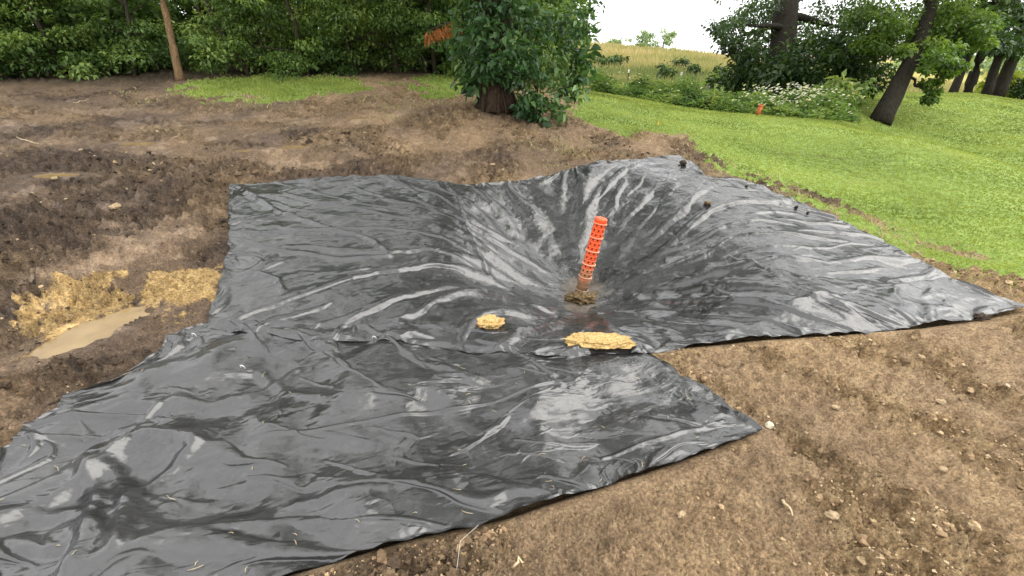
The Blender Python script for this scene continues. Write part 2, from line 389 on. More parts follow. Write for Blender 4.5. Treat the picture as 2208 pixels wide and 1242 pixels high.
_sol = np.linalg.solve(np.block([[_K, _Pm], [_Pm.T, np.zeros((3, 3))]]), np.concatenate([_cp[:, 2], [0, 0, 0]]))
def zbase(x, y):
    x = np.asarray(x, float); y = np.asarray(y, float); a, b = _warp(x, y); z = _sol[_n]+_sol[_n+1]*a+_sol[_n+2]*b
    for i in range(_n): z = z+_sol[i]*_phi((a-_cx[i])**2+(b-_cy[i])**2)
    return z
def pit_r(x, y):
    dx = x-PIT[0]; dy = y-PIT[1]
    ex = np.where(dx < 0, 1.35, 1.50); ey = np.where(dy < 0, 1.60, 1.90)
    q = (np.abs(dx/ex)**2.8+np.abs(dy/ey)**2.8+1e-9)**(1/2.8)
    return q*(1+.07*pn(x*1.1+5, y*1.1, 97))
_zpit = float(zbase(PIT[0], PIT[1])); PIT_D = _zpit+.58
def pit_f(r):
    f = lambda q: .5*((1-q)+np.sqrt((1-q)**2+.016))
    h = f(r)/f(0.); return .5*(h+.93-np.sqrt((h-.93)**2+.004))/.885
def zsm(x, y):
    r = pit_r(x, y); return zbase(x, y)-PIT_D*pit_f(r)*smooth(2.2, 1.2, r)
def hit(px, py, f=None):
    f = f or zsm; d = ray(px, py); t = np.linspace(.5, 160, 6400); z = CAM_H+d[2]*t
    below = z < f(d[0]*t, d[1]*t); i = int(np.argmax(below)) if below.any() else len(t)-1
    lo, hi = t[max(i-1, 0)], t[i]
    for _ in range(30):
        mid = (lo+hi)/2
        if CAM_H+d[2]*mid < f(d[0]*mid, d[1]*mid): hi = mid
        else: lo = mid
    return np.array([d[0]*hi, d[1]*hi, CAM_H+d[2]*hi])
def hits(L): return [tuple(hit(*p)) for p in L]

# ------------------------------------------------------------------ outlines on the ground
FAR_TOP = [(497, 402), (560, 396), (700, 385), (860, 382), (940, 391), (1000, 399), (1060, 396), (1120, 391), (1180, 380), (1240, 364), (1290, 352), (1380, 345), (1465, 339)]
FAR_RIGHT = [(1465, 339), (1500, 362), (1525, 384), (1590, 388), (1640, 404), (1720, 439), (1790, 470), (1830, 489), (1900, 521), (1990, 571), (2060, 607), (2120, 632), (2216, 668)]
FAR_BOT = [(445, 712), (600, 735), (800, 742), (1000, 752), (1200, 772), (1385, 762), (1440, 753), (1500, 745), (1600, 735), (1800, 722), (1990, 706), (2120, 688), (2216, 668)]
FAR_LEFT = [(497, 402), (493, 470), (494, 540), (480, 600), (462, 660), (445, 712)]
NEAR_TOP = [(360, 733), (440, 699), (600, 703), (800, 710), (1000, 717), (1100, 723), (1200, 733), (1290, 743), (1345, 738), (1378, 750)]
NEAR_RIGHT = [(1378, 750), (1480, 818), (1560, 870), (1645, 926)]
NEAR_BOT = [(-190, 1420), (330, 1352), (620, 1243), (760, 1202), (880, 1166), (1000, 1140), (1100, 1119), (1240, 1070), (1380, 1025), (1500, 984), (1645, 926)]
NEAR_LEFT = [(360, 733), (345, 762), (240, 826), (140, 850), (125, 892), (60, 928), (40, 962), (0, 996), (-90, 1090), (-190, 1420)]
def world2(L): return np.array([p[:2] for p in hits(L)])
E_far = [world2(L) for L in (FAR_TOP, FAR_RIGHT, FAR_BOT, FAR_LEFT)]
E_near = [world2(L) for L in (NEAR_TOP, NEAR_RIGHT, NEAR_BOT, NEAR_LEFT)]
def loop(E): return np.concatenate([E[0][:-1], E[1][:-1], E[2][::-1][:-1], E[3][::-1][:-1]])
P_far, P_near = loop(E_far), loop(E_near)
LAWN = np.concatenate([world2([(1232, 188), (1236, 250), (1262, 268), (1340, 292), (1480, 290), (1525, 335), (1568, 374), (1660, 396), (1800, 466), (1990, 564), (2060, 590), (2208, 606)]),
                       [(9, 3.2), (12, -8), (80, -40), (300, 0), (300, 120), (80, 60), (40, 42), (16, 31), (13, 20)], world2([(1860, 256), (1700, 250), (1500, 232), (1400, 215), (1290, 196)])])
PATCH1 = world2([(385, 200), (440, 176), (560, 160), (690, 166), (800, 174), (790, 190), (640, 211), (520, 213)])
PATCH2 = world2([(880, 178), (960, 160), (1010, 172), (1015, 212), (930, 208)])
RUT = world2([(1500, 330), (1565, 368), (1680, 392), (1790, 432), (1900, 488), (2000, 524), (2110, 548)])
def lawn_sd(x, y):
    n = .22*fbm(x*1.7, y*1.7, 3, 40)+.10*pn(x*9, y*9, 44)
    a = sd_poly(LAWN, x, y)+n; b = np.maximum(sd_poly(PATCH1, x, y), sd_poly(PATCH2, x, y))+n*2.6-.05
    r = np.full(np.shape(x), 9.); k = (x > 1.5) & (x < 8) & (y > 2.5) & (y < 9)
    if np.any(k): r[k] = d_poly(RUT, x[k], y[k], False)-.15+n[k]*.7
    return np.minimum(np.maximum(a, b), np.where(a > -.5, r, 9))
FOREST = [(-40, 8), (-15.5, 8.8), (-12.3, 10.6), (-7.2, 11.0), (-4.4, 12.4), (-1.5, 12.9), (-.4, 13.3), (.3, 18), (.5, 60), (-60, 60)]
MEADOW = np.concatenate([world2([(1232, 184), (1290, 192), (1400, 212), (1500, 228), (1700, 246), (1860, 258)]), [(13, 19), (16, 30), (40, 40), (140, 80), (300, 200), (300, 1200), (-200, 1200), (-6, 24)]])
CLAY = [(world2([(85, 640), (150, 600), (240, 605), (270, 640), (235, 680), (110, 740), (75, 700)]), 1.), (world2([(330, 600), (400, 575), (487, 566), (475, 640), (390, 655), (320, 650)]), 1.),
        (world2([(330, 690), (455, 660), (440, 700), (350, 720)]), .55), (world2([(40, 640), (80, 640), (80, 700), (30, 690)]), .5)]
PUDS = [((196, 706), .33, .17, .05, 1.2), ((120, 375), .26, .12, .04, 0.), ((640, 315), .32, .14, .035, 0.), ((530, 323), .18, .08, .03, .0), ((775, 252), .25, .2, .03, 0.), ((300, 308), .3, .15, .03, 0.)]
PW = [(hit(*p), a, b, d, th) for p, a, b, d, th in PUDS]
def rut(x, y, pts, wd, dep):
    pts = np.asarray(pts); lo, hi = pts.min(0)-6*wd, pts.max(0)+6*wd; k = (x > lo[0]) & (x < hi[0]) & (y > lo[1]) & (y < hi[1])
    d = np.full(x.shape, 9.); d[k] = d_poly(pts, x[k], y[k], False); return -dep*np.exp(-(d/wd)**2)+dep*.55*np.exp(-((d-wd*1.9)/(wd*.8))**2)
RUTS = [(world2(p), a, b) for p, a, b in [([(1870, 715), (1980, 770), (2090, 830), (2230, 885)], .07, .05), ([(1420, 770), (1560, 850), (1700, 930), (1900, 1080)], .09, .025),
        ([(1960, 1000), (1800, 960), (1650, 960)], .05, .02), ([(230, 240), (300, 255), (400, 290)], .12, .04), ([(40, 235), (150, 265), (330, 262)], .10, .035),
        ([(1260, 250), (1370, 300), (1500, 320)], .2, .05), ([(870, 190), (830, 250), (800, 330)], .15, .045), ([(0, 590), (250, 560), (490, 560)], .16, .045),
        ([(0, 760), (200, 745), (330, 700)], .10, .04)]]
TREE0 = hit(1085, 250)
def masks(x, y):
    dry = .04+.82*smooth(-1.3, .5, x+.25*(y-2))*smooth(6.5, 3.0, y)+.30*smooth(4.8, 7, y)*smooth(-7, -3, x)
    dry = dry+.25*smooth(3., 1.2, y)*smooth(0, -3, x)+.30*fbm(x*.8, y*.8, 4, 60)+.12*smooth(6., 9., y)
    clay = np.zeros_like(x)
    for P, k in CLAY: clay = np.maximum(clay, k*smooth(-.22, .20, sd_poly(P, x, y)+.12*fbm(x*4, y*4, 3, 66)))
    wet = .42*smooth(1., -1.5, x)+.25*fbm(x*1.1, y*1.1, 3, 70)-.25*smooth(8, 11, y)
    for c, a, b, d, th in PW: wet = np.maximum(wet, 1.-np.hypot((x-c[0])/a, (y-c[1])/b)*.55)
    lit = smooth(-.9, .5, sd_poly(FOREST, x, y)+.5*fbm(x*1.2, y*1.2, 3, 75))
    return np.clip(dry, 0, 1), clay, wet, lit
def cover(x, y): return np.maximum(sd_poly(P_far, x, y), sd_poly(P_near, x, y))
TRACKS = [(world2([(1545, 772), (2260, 1120)]), .20), (world2([(1700, 740), (2300, 930)]), .17), (world2([(40, 300), (700, 345)]), .28), (world2([(160, 235), (760, 270)]), .26), (world2([(0, 790), (300, 730)]), .16)]
LZ = hit(300, 460); LZ2 = hit(1050, 340)
def track_st(x, y, P):
    a, b = P[0], P[-1]; e = unit(b-a); s_ = (x-a[0])*e[0]+(y-a[1])*e[1]; t_ = -(x-a[0])*e[1]+(y-a[1])*e[0]
    return s_, t_+.05*pn(s_*1.3, s_*0+P[0][0], 93), (s_ > -.1) & (s_ < np.linalg.norm(b-a)+.1)
def rough_of(x, y):                             # 0 smeared flat .. 1 churned
    r = smooth(-.30, .30, fbm(x*.8, y*.8, 3, 90)+.20*fbm(x*4, y*4, 2, 94)+.5*np.exp(-((x-LZ[0])/1.6)**2-((y-LZ[1])/1.0)**2)+.3*np.exp(-((x-LZ2[0])/1.2)**2-((y-LZ2[1])/.6)**2))
    for P, wd in TRACKS:
        s_, t_, on = track_st(x, y, P); r = np.where(on, r*(1-.85*smooth(wd*1.15, wd*.8, np.abs(t_))), r); r = np.where(on, np.maximum(r, .95*np.exp(-((np.abs(t_)-wd*1.35)/(wd*.28))**2)), r)
    return r
def zdetail(x, y, lw=None):
    """clods, ruts and churned mud, on top of the smooth ground"""
    r = np.hypot(x, y); rough = .38+.62*rough_of(x, y)
    left = smooth(.5, -2., x)*smooth(7.5, 4.5, y)
    amp = rough*(.80+.55*left)+.10
    b = np.abs(fbm(x*4.2, y*4.2, 2, 20)); z = .085*amp*(b-.35)
    z += .075*amp*(np.abs(pn(x*12, y*12, 22))-.3)+.045*amp*(np.abs(pn(x*25, y*25, 23))-.3)+.020*(.3+amp)*(np.abs(pn(x*55, y*55, 24))-.3)+.008*pn(x*110, y*110, 25)
    for P, wd in TRACKS:                        # wheel tracks with lug marks
        s_, t_, on = track_st(x, y, P); ins = smooth(wd*1.1, wd*.85, np.abs(t_))*on
        lug = smooth(.1, .6, np.sin((s_+np.abs(t_)*.7)*2*np.pi/.13))
        z += ins*(-.022+.013*lug*(.5+.5*pn(x*2, y*2, 95)))+on*.028*np.exp(-((np.abs(t_)-wd*1.3)/(wd*.25))**2)*(.6+.6*pn(x*6, y*6, 96))
    z += .045*fbm(x*.9, y*.9, 2, 26)*smooth(1., 3., r)
    for pts, wd, dep in RUTS:
        z += rut(x+.04*pn(x*3, y*3, 91), y+.04*pn(x*3, y*3, 92), pts, wd, dep)
    dt = np.hypot(x-TREE0[0], y-TREE0[1]); z += .16*np.exp(-(dt/1.0)**2)
    z = z*smooth(60, 20, r)
    if lw is not None: z = np.where(lw > 0, z*(1-.75*smooth(0, .3, lw)), z)
    return z
def zground(x, y, full=False):
    x = np.asarray(x, float); y = np.asarray(y, float)
    cv = cover(x, y); lw = lawn_sd(x, y); z = zsm(x, y)+zdetail(x, y, lw)*smooth(.02, -.14, cv)
    for c, a, b_, d, th in PW:
        kk = np.hypot(x-c[0], y-c[1]) < 3*a
        if not kk.any(): continue
        X, Y, Z, x, y, z = x, y, z, x[kk], y[kk], z[kk]
        e = np.hypot(((x-c[0])*math.cos(th)+(y-c[1])*math.sin(th))/a, (-(x-c[0])*math.sin(th)+(y-c[1])*math.cos(th))/b_)
        e = e*(1+.22*pn(x*5, y*5, 33)+.12*pn(x*12, y*12, 34))
        k = np.exp(-(e*.75)**8); z = z*(1-k)+(c[2]-d)*k
        ring = smooth(.85, 1.05, e)*smooth(2.2, 1.25, e)
        z = np.where(ring > 0, z+ring*np.maximum(0, c[2]-d*.5+.012+.010*pn(x*18, y*18, 35)-z), z)
        Z[kk] = z; x, y, z = X, Y, Z
    z = z-.10*smooth(-.005, .10, cv)-.012*smooth(-.10, .0, cv)
    return (z, lw) if full else z
def zat(x, y): return float(zground(np.array([x]), np.array([y]))[0])

# ------------------------------------------------------------------ ground: one sheet, finer near the path of view
th = np.concatenate([np.linspace(-66, 66, 720), np.linspace(66, 294, 60)[1:-1]])*math.pi/180
rr = np.concatenate([[.05, .2, .35], np.geomspace(.6, 14, 520), np.geomspace(14, 80, 90)[1:], np.geomspace(80, 1500, 30)[1:]])
TH, RR = np.meshgrid(th, rr); GX = RR*np.sin(TH); GY = RR*np.cos(TH)
GZ, LW = zground(GX.ravel(), GY.ravel(), True); gx, gy = GX.ravel(), GY.ravel()
n1, n2 = TH.shape
i = np.arange(n1-1)[:, None]*n2; j = np.arange(n2)[None]; j2 = (j+1) % n2
GF = np.stack([i+j, i+n2+j, i+n2+j2, i+j2], -1).reshape(-1, 4)[:, ::-1]
GF = GF[:, ::-1]
MD = sd_poly(MEADOW, gx, gy)
lab_v = np.where(MD > 0, 2, np.where(LW > 0, 1, 0)); lab = np.max(lab_v[GF], axis=1)
dry, clay, wet, lit = masks(gx, gy)
Vg = np.stack([gx, gy, GZ], 1)
def sub(name, k, mat, attrs):
    f = GF[lab == k]; ids, inv = np.unique(f, return_inverse=True)
    return tag(mk(name, Vg[ids], inv.reshape(-1, 4), mat, None, None, {a: v[ids] for a, v in attrs.items()}), kind='structure')
sub('soil_ground', 0, M['soil'], dict(dry=dry, clay=clay, wet=wet, litter=lit, smear=1-rough_of(gx, gy)))
sub('lawn_ground', 1, M['lawn'], {})
sub('meadow_hill', 2, M['meadow'], {})
for q, (c, a, b, d, t_) in enumerate(PW):
    k = np.linspace(0, 2*np.pi, 40)[:-1]; ra = 1.18+0*k
    X = c[0]+ra*(a*np.cos(k)*math.cos(t_)-b*np.sin(k)*math.sin(t_)); Y = c[1]+ra*(a*np.cos(k)*math.sin(t_)+b*np.sin(k)*math.cos(t_))
    gz = c[2]-d*.5
    V = np.stack([X, Y, np.full_like(X, gz)], 1); V = np.concatenate([V, [[c[0], c[1], gz]]])
    e = np.arange(39); F = np.stack([e, (e+1) % 39, e*0+39], 1)
    tag(mk('puddle', V, F, M['water']), kind='structure')
print('ground', time.time()-T0)

# ------------------------------------------------------------------ plastic sheets: draped by relaxing a slightly oversized flat film onto the ground
def resample(P, n):
    P = np.asarray(P); s = np.concatenate([[0], np.cumsum(np.linalg.norm(np.diff(P, axis=0), axis=1))]); s /= s[-1]
    t = np.linspace(0, 1, n); return np.stack([np.interp(t, s, P[:, k]) for k in range(P.shape[1])], 1)
def coons(E, n, m):
    top, right, bot, left = E
    def ed(P, k, sd_):                       # a slightly wavering edge, corners kept
        P = resample(P, k); w_ = np.sin(np.pi*np.linspace(0, 1, k))**.3; q = np.cumsum(np.r_[0, np.linalg.norm(np.diff(P, axis=0), axis=1)])
        return P+np.stack([pn(q*4, q*0+.5, sd_)*.020+pn(q*11, q*0+.5, sd_+1)*.010, pn(q*4, q*0+7.5, sd_)*.020+pn(q*11, q*0+7.5, sd_+1)*.010], 1)*w_[:, None]
    T, B, L, Rr = ed(top, m, 1), ed(bot, m, 2), ed(left, n, 3), ed(right, n, 4)
    v = np.linspace(0, 1, n)[:, None, None]; u = np.linspace(0, 1, m)[None, :, None]
    c00, c01, c10, c11 = T[0], T[-1], B[0], B[-1]
    return (1-v)*T[None]+v*B[None]+(1-u)*L[:, None]+u*Rr[:, None]-((1-u)*(1-v)*c00+u*(1-v)*c01+(1-u)*v*c10+u*v*c11)
def up2(A, n, m):                            # smooth resample of a grid
    def ax(A, n):
        k = A.shape[0]; t = np.linspace(0, k-1, n); i = np.clip(np.floor(t).astype(int), 0, k-2); f = (t-i).reshape(-1, *[1]*(A.ndim-1))
        p0 = A[np.clip(i-1, 0, k-1)]; p1 = A[i]; p2 = A[i+1]; p3 = A[np.clip(i+2, 0, k-1)]
        return .5*((2*p1)+(-p0+p2)*f+(2*p0-5*p1+4*p2-p3)*f**2+(-p0+3*p1-3*p2+p3)*f**3)
    return ax(ax(A, n).swapaxes(0, 1), m).swapaxes(0, 1)
OFFS = [(1, 0, 1.), (0, 1, 1.), (1, 1, .6), (1, -1, .6), (2, 0, .06), (0, 2, .06), (4, 0, .02), (0, 4, .02)]
def relax(P, rest, zg, gxy, its, grav, pin):
    P = P.astype(np.float32); rest = rest.astype(np.float32); zg = zg.astype(np.float32); gxy = [g.astype(np.float32) for g in gxy]
    n, m = P.shape[:2]; x0 = P[..., :2].copy(); prev = P.copy()
    cons = []
    for di, dj, k in OFFS:
        a = (slice(0, n-di), slice(max(0, -dj), m-max(0, dj))); b = (slice(di, n), slice(max(0, dj), m+min(0, dj)))
        cons.append((a, b, k, np.linalg.norm(rest[b]-rest[a], axis=-1)))
    W = np.zeros((n, m, 1), np.float32)
    for a, b, k, L0 in cons: W[a] += k; W[b] += k
    free = (1-pin)[..., None].astype(np.float32)
    for it in range(its):
        vel = (P-prev)*.85; prev = P.copy(); P = P+vel*free; P[..., 2] -= (grav if it > its*.5 else 0)*free[..., 0]
        for _ in range(2):
            A = np.zeros_like(P)
            for a, b, k, L0 in cons:
                d = P[b]-P[a]; L = np.sqrt((d*d).sum(-1))+1e-9
                c = d*(.5*k*(L-L0)/L)[..., None]; A[a] += c; A[b] -= c
            P = P+A/W*1.7*2*free
        z = zg+gxy[0]*(P[..., 0]-x0[..., 0])+gxy[1]*(P[..., 1]-x0[..., 1])+.008
        low = P[..., 2] < z
        P[..., 2] = np.where(low, z, P[..., 2])
        prev[low] = prev[low]*.4+P[low]*.6      # friction
    return P
def zdr(x, y):                              # lumpy soil under the film
    k = smooth(3.2, 2., y); return zsm(x, y)+(.018+.028*k)*fbm(x*1.9, y*1.9, 2, 150)+(.008+.005*k)*pn(x*5, y*5, 152)
def grd(x, y):
    e = .02; z = zdr(x, y); return z, ((zdr(x+e, y)-z)/e, (zdr(x, y+e)-z)/e)
def drape(E, levels, restf, seedf, its, grav, edge):
    P = None
    for (n, m), it in zip(levels, its):
        xy = coons(E, n, m); x, y = xy[..., 0], xy[..., 1]; z0, g = grd(x, y)
        if P is None:
            P = np.dstack([x, y, z0+.01]); P[..., 2] += seedf(x, y)
            off = None
        else:
            old = P; xo = coons(E, *old.shape[:2]); zo = grd(xo[..., 0], xo[..., 1])[0]
            P = np.dstack([x, y, z0])+up2(old-np.dstack([xo, zo]), n, m)
            P[..., 2] += .0012*pn(x*25, y*25, 5)
        pin = np.zeros((n, m)); pin[0] = pin[-1] = 1; pin[:, 0] = pin[:, -1] = 1
        P[..., 2] = np.where(pin > 0, z0+.008+edge(x, y), P[..., 2])
        P = relax(P, restf(x, y), z0, g, it, grav*(m and 1.), pin)
    return P
_rs = np.linspace(0, 1.6, 400)
def rest_far(x, y):
    r = pit_r(x, y); dx, dy = x-PIT[0], y-PIT[1]; dist = np.hypot(dx, dy)+1e-6; R0 = dist/np.maximum(r, 1e-6)   # metres per unit r that way
    # arc length along the wall
    k = np.linspace(0, 1, 60); s = np.zeros_like(x); pr = np.minimum(r, 1.3)
    zz = PIT_D*pit_f(k[:, None, None]*pr[None])
    ds = np.sqrt((pr*R0/59)**2+np.diff(zz, axis=0)**2).sum(0)
    s = ds+np.maximum(r-1.3, 0)*R0
    f = s/dist; X = PIT[0]+dx*f; Y = PIT[1]+dy*f
    sc_ = .988
    wx = .045*pn(x*1.3, y*1.3, 101)+.030*pn(x*3.1, y*3.1, 102); wy = .045*pn(x*1.3, y*1.3, 103)+.030*pn(x*3.1, y*3.1, 104)
    wx += .008*pn(x*7, y*7, 105)+.0035*pn(x*14, y*14, 107); wy += .008*pn(x*7, y*7, 106)+.0035*pn(x*14, y*14, 108)
    return np.dstack([PIT[0]+(X-PIT[0])*sc_+wx, PIT[1]+(Y-PIT[1])*sc_+wy])
GATHER = world2([(1246, 366), (1118, 393), (985, 428), (1345, 352), (497, 410), (520, 525), (1600, 395)])
def seed_far(x, y):
    g = 0
    for k, (gx_, gy_) in enumerate(GATHER):            # folds fanning out from the pegged points
        an = np.arctan2(y-gy_, x-gx_); dd = np.hypot(x-gx_, y-gy_)
        g = g+.075*np.abs(pn(an*3.4+k*7, dd*.6+k, 160+k))*smooth(.03, .3, dd)*np.exp(-(dd/.95)**2)
    return g+_seed_far(x, y)
def _seed_far(x, y):
    a = np.arctan2(y-PIT[1], x-PIT[0]); r = pit_r(x, y)
    return (.055*np.abs(pn(a*3.6+1.9*pn(x*1.7, y*1.7, 9), r*1.3, 111))+.05*np.abs(pn(a*8+2*pn(x*2.5, y*2.5, 10), r*2.2, 112)))*smooth(.1, .5, r)*smooth(1.8, .9, r)+.012*pn(x*3, y*6, 113)+.04*np.abs(pn(x*1.2+y*.9, (y-x)*3.2, 114))*smooth(1.2, 1.8, r)
def rest_near(x, y):
    wx = .055*pn(x*.9, y*1.5, 121)+.030*pn(x*2.3, y*3., 122); wy = .055*pn(x*.9, y*1.5, 123)+.026*pn(x*2.3, y*3., 124)
    wx += .007*pn(x*6, y*8, 125)+.003*pn(x*14, y*17, 127); wy += .007*pn(x*6, y*8, 126)+.003*pn(x*14, y*17, 128)
    kk = np.exp(-((x+1.45)**2+(y-1.35)**2)/.35**2); wx += .10*kk*(x+1.45); wy += .10*kk*(y-1.35)
    return np.dstack([x*1.026+wx, y*1.036+wy])
_pk = world2([(-60, 1180), (120, 1060), (230, 990), (330, 940), (430, 965), (340, 1050), (250, 1180)])
def POCKET(x, y):                        # the loose bulging folds at the left
    d = d_poly(_pk, x, y, False); return .075*np.exp(-(d/.09)**2)-.0*x
def seed_near(x, y):
    a, b = x*.9-y*.42, x*.42+y*.9       # folds run from lower left to upper right
    return .060*np.abs(pn(a*.9, b*2.6+.5*pn(x, y, 8), 131))+.03*np.abs(pn(a*2.2, b*5.5, 132))+POCKET(x, y)
def edge0(x, y): return .003+.026*np.abs(pn(x*6, y*6, 141))
FULL = True
Lf = [(90, 130), (180, 260), (340, 480)]; Ln = [(75, 110), (150, 220), (290, 440)]
Pf = drape(E_far, Lf, rest_far, seed_far, (140, 80, 45), .00006, edge0)
print('far sheet', time.time()-T0)
Pn = drape(E_near, Ln, rest_near, seed_near, (140, 80, 45), .00006, edge0)
from math import floor
# the near film lies on the far one where they overlap
xo, yo = Pn[..., 0], Pn[..., 1]
kf = smooth(-.02, .06, sd_poly(P_far, xo, yo)); Pn[..., 2] += kf*.022
print('near sheet', time.time()-T0)
Pf = up2(Pf, 400, 560); Pn = up2(Pn, 350, 540)
def crease(P, px, amp, wd):
    d = d_poly(world2(px), P[..., 0], P[..., 1], False); P[..., 2] += amp*np.exp(-(d/wd)**2)
    return P
for px, amp, wd in [([(515, 407), (600, 455), (700, 492), (760, 505)], .020, .03), ([(520, 525), (620, 545), (740, 560), (840, 556)], .018, .028), ([(760, 500), (810, 525), (838, 552)], .02, .022),
                    ([(1573, 550), (1660, 582)], .014, .012), ([(1452, 596), (1530, 622), (1573, 635)], .016, .014), ([(1590, 600), (1750, 650), (1830, 690)], .012, .016), ([(985, 430), (1010, 500), (1060, 600)], .02, .03),
                    ([(1140, 660), (1400, 668), (1700, 660), (1800, 640)], .018, .025), ([(560, 590), (600, 605), (612, 630)], .02, .02)]: Pf = crease(Pf, px, amp, wd)
for px, amp, wd in [([(540, 952), (800, 905), (1000, 878), (1190, 832)], .011, .009), ([(1030, 735), (1100, 752), (1195, 812)], .014, .014), ([(1300, 985), (1440, 950), (1560, 905)], .010, .010), ([(430, 970), (390, 1005), (310, 1060)], .026, .03),
                    ([(0, 965), (150, 945), (300, 938)], .016, .013), ([(30, 935), (160, 905), (320, 905), (350, 880)], .018, .016), ([(640, 1085), (800, 1060), (900, 1055)], .010, .02), ([(160, 1230), (200, 1150), (215, 1080), (195, 1010), (230, 975)], .04, .042), ([(270, 1190), (285, 1120), (275, 1060), (240, 1020)], .034, .036), ([(0, 1130), (110, 1085), (190, 1040), (300, 950), (420, 962)], .03, .035), ([(330, 1190), (420, 1150), (560, 1120)], .018, .04), ([(560, 800), (620, 850), (700, 860)], .016, .03), ([(380, 870), (450, 885), (560, 850), (640, 800)], .02, .035)]: Pn = crease(Pn, px, amp, wd)
def film(name, P, label, mud, fold):
    fold = {k: v.ravel() for k, v in zip(('fa', 'fb', 'fc'), fold)}
    n, m = P.shape[:2]
    return tag(mk(name, P.reshape(-1, 3), grid_faces(n, m)[:, ::-1], M['film'], None, None, dict(fold, mud=mud.ravel())), label, 'plastic sheet', 'black plastic sheets')
rp = pit_r(Pf[..., 0], Pf[..., 1]); kf_ = .25+.8*smooth(.1, 1.3, rp); ang = np.arctan2(Pf[..., 1]-PIT[1], Pf[..., 0]-PIT[0]); dst = np.hypot(Pf[..., 1]-PIT[1], Pf[..., 0]-PIT[0])
st_ = world2([(1255, 640), (1235, 700), (1215, 740)])
mudf = .50*smooth(.55, .10, rp)+.40*smooth(.26, .03, d_poly(st_, Pf[..., 0], Pf[..., 1], False))
far = film('plastic_sheet', Pf, 'wide black plastic sheet sinking into the pit around the orange pipe', mudf, (np.cos(ang)*kf_, np.sin(ang)*kf_, .35*dst))
near = film('plastic_sheet', Pn, 'rumpled black plastic sheet spread in front, nearest the camera', .05+0*Pn[..., 0], (.35*(Pn[..., 0]*.93+Pn[..., 1]*.37), -Pn[..., 0]*.37+Pn[..., 1]*.93, 0*Pn[..., 0]))
def zsheet(px, py):                        # point of the drape seen at a pixel (nearest vertex)
    best = None
    for P in (Pn, Pf):
        q = P.reshape(-1, 3)-np.array([0, 0, CAM_H]); c, s = math.cos(PITCH), math.sin(PITCH)
        zc = q[:, 1]*c-q[:, 2]*s; u = 1104+FPX*q[:, 0]/zc; v = 621-FPX*(q[:, 1]*s+q[:, 2]*c)/zc
        d = (u-px)**2+(v-py)**2; d = np.where(d < 80, zc, 1e6+d); k = int(np.argmin(d))
        if best is None or d[k] < best[0]: best = (d[k], P.reshape(-1, 3)[k])
    return best[1]

# ------------------------------------------------------------------ orange riser pipe in the pit
def lump(rs, rad, sub=3, rough=.25, f=2.2, seed=0):
    """an irregular lump: a cube sphere pushed in and out by noise"""
    k = 2**sub+1; g = np.linspace(-1, 1, k); V = []; F = []; n = 0
    for ax in range(3):
        for sg in (-1, 1):
            a, b = np.meshgrid(g, g, indexing='ij'); c = np.full_like(a, sg)
            P = [a, b]; P.insert(ax, c); P = unit(np.stack(P, -1).reshape(-1, 3))
            fc = grid_faces(k, k); V.append(P); F.append((fc if (sg > 0) != (ax == 1) else fc[:, ::-1])+n); n += k*k
    V = np.concatenate(V); F = np.concatenate(F)
    key = np.round(V, 5); u, inv = np.unique(key, axis=0, return_inverse=True); V = u; F = inv.reshape(-1)[F]
    def n3(q, sd_):
        X, Y, Z = V[:, 0]*q+seed*3.1, V[:, 1]*q+seed*1.7, V[:, 2]*q+seed*2.3
        return (pn(X, Y, sd_)+pn(Y, Z, sd_+1)+pn(Z, X, sd_+2))/1.7
    h = 1+rough*(n3(f, seed)+.5*n3(f*2.3, seed+3)+.32*n3(f*5, seed+5)+.24*n3(f*11, seed+6))
    return V*h[:, None]*np.asarray(rad), F
base = zsheet(1252, 628); base[2] -= .02
top = np.array([0, 0, CAM_H])+ray(1297, 470)*((base[1]+.05)/ray(1297, 470)[1])
ax_ = top-base; Lp = float(np.linalg.norm(ax_)); ax_ /= Lp
sd = unit(np.cross(ax_, [0, 1, 0])); fw = np.cross(sd, ax_)
pipe = empty('drain_pipe', base, 'orange slotted corrugated pipe standing tilted in the pit, muddy at its foot', 'pipe')
def pipe_ring(z0, z1, prof, seg=48, slots=False, phase=0):
    zs = [z0+(z1-z0)*p[0] for p in prof]; rs_ = [p[1] for p in prof]; t = np.arange(seg)*2*np.pi/seg
    V = np.stack([(base+ax_*z)[None]+(r*np.cos(t))[:, None]*sd+(r*np.sin(t))[:, None]*fw for z, r in zip(zs, rs_)])
    F = []
    for a in range(len(zs)-1):
        for b in range(seg):
            if slots and prof[a][0] >= .25 and prof[a+1][0] <= .76 and prof[a][0] < .7 and (b+phase) % 6 in (0, 1): continue
            F.append((a*seg+b, a*seg+(b+1) % seg, (a+1)*seg+(b+1) % seg, (a+1)*seg+b))
    return V.reshape(-1, 3), np.array(F)
RP = .0585; NSEG = 17; hgt = (Lp-.045)/NSEG; rs = R(3)
for q in range(NSEG):
    z0 = q*hgt; m_ = MB(); wide = q % 3 == 1
    rr_ = RP*(1.0-.03*q/NSEG)
    prof = [(0, rr_*.93), (.08, rr_), (.32, rr_), (.5, rr_*.995), (.68, rr_), (.84, rr_*1.035), (.97, rr_*1.035), (1., rr_*.93)]
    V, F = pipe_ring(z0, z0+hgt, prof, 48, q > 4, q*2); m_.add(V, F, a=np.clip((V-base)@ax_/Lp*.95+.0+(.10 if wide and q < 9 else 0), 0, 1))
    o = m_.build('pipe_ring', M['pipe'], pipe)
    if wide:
        m_ = MB(); V, F = pipe_ring(z0+hgt*.80, z0+hgt*1.02, [(0, rr_*1.0), (.1, rr_*1.17), (.5, rr_*1.2), (.9, rr_*1.17), (1, rr_*1.0)]); m_.add(V, F, a=np.clip((V-base)@ax_/Lp*.95, 0, 1)); m_.build('collar', M['collar'], pipe)
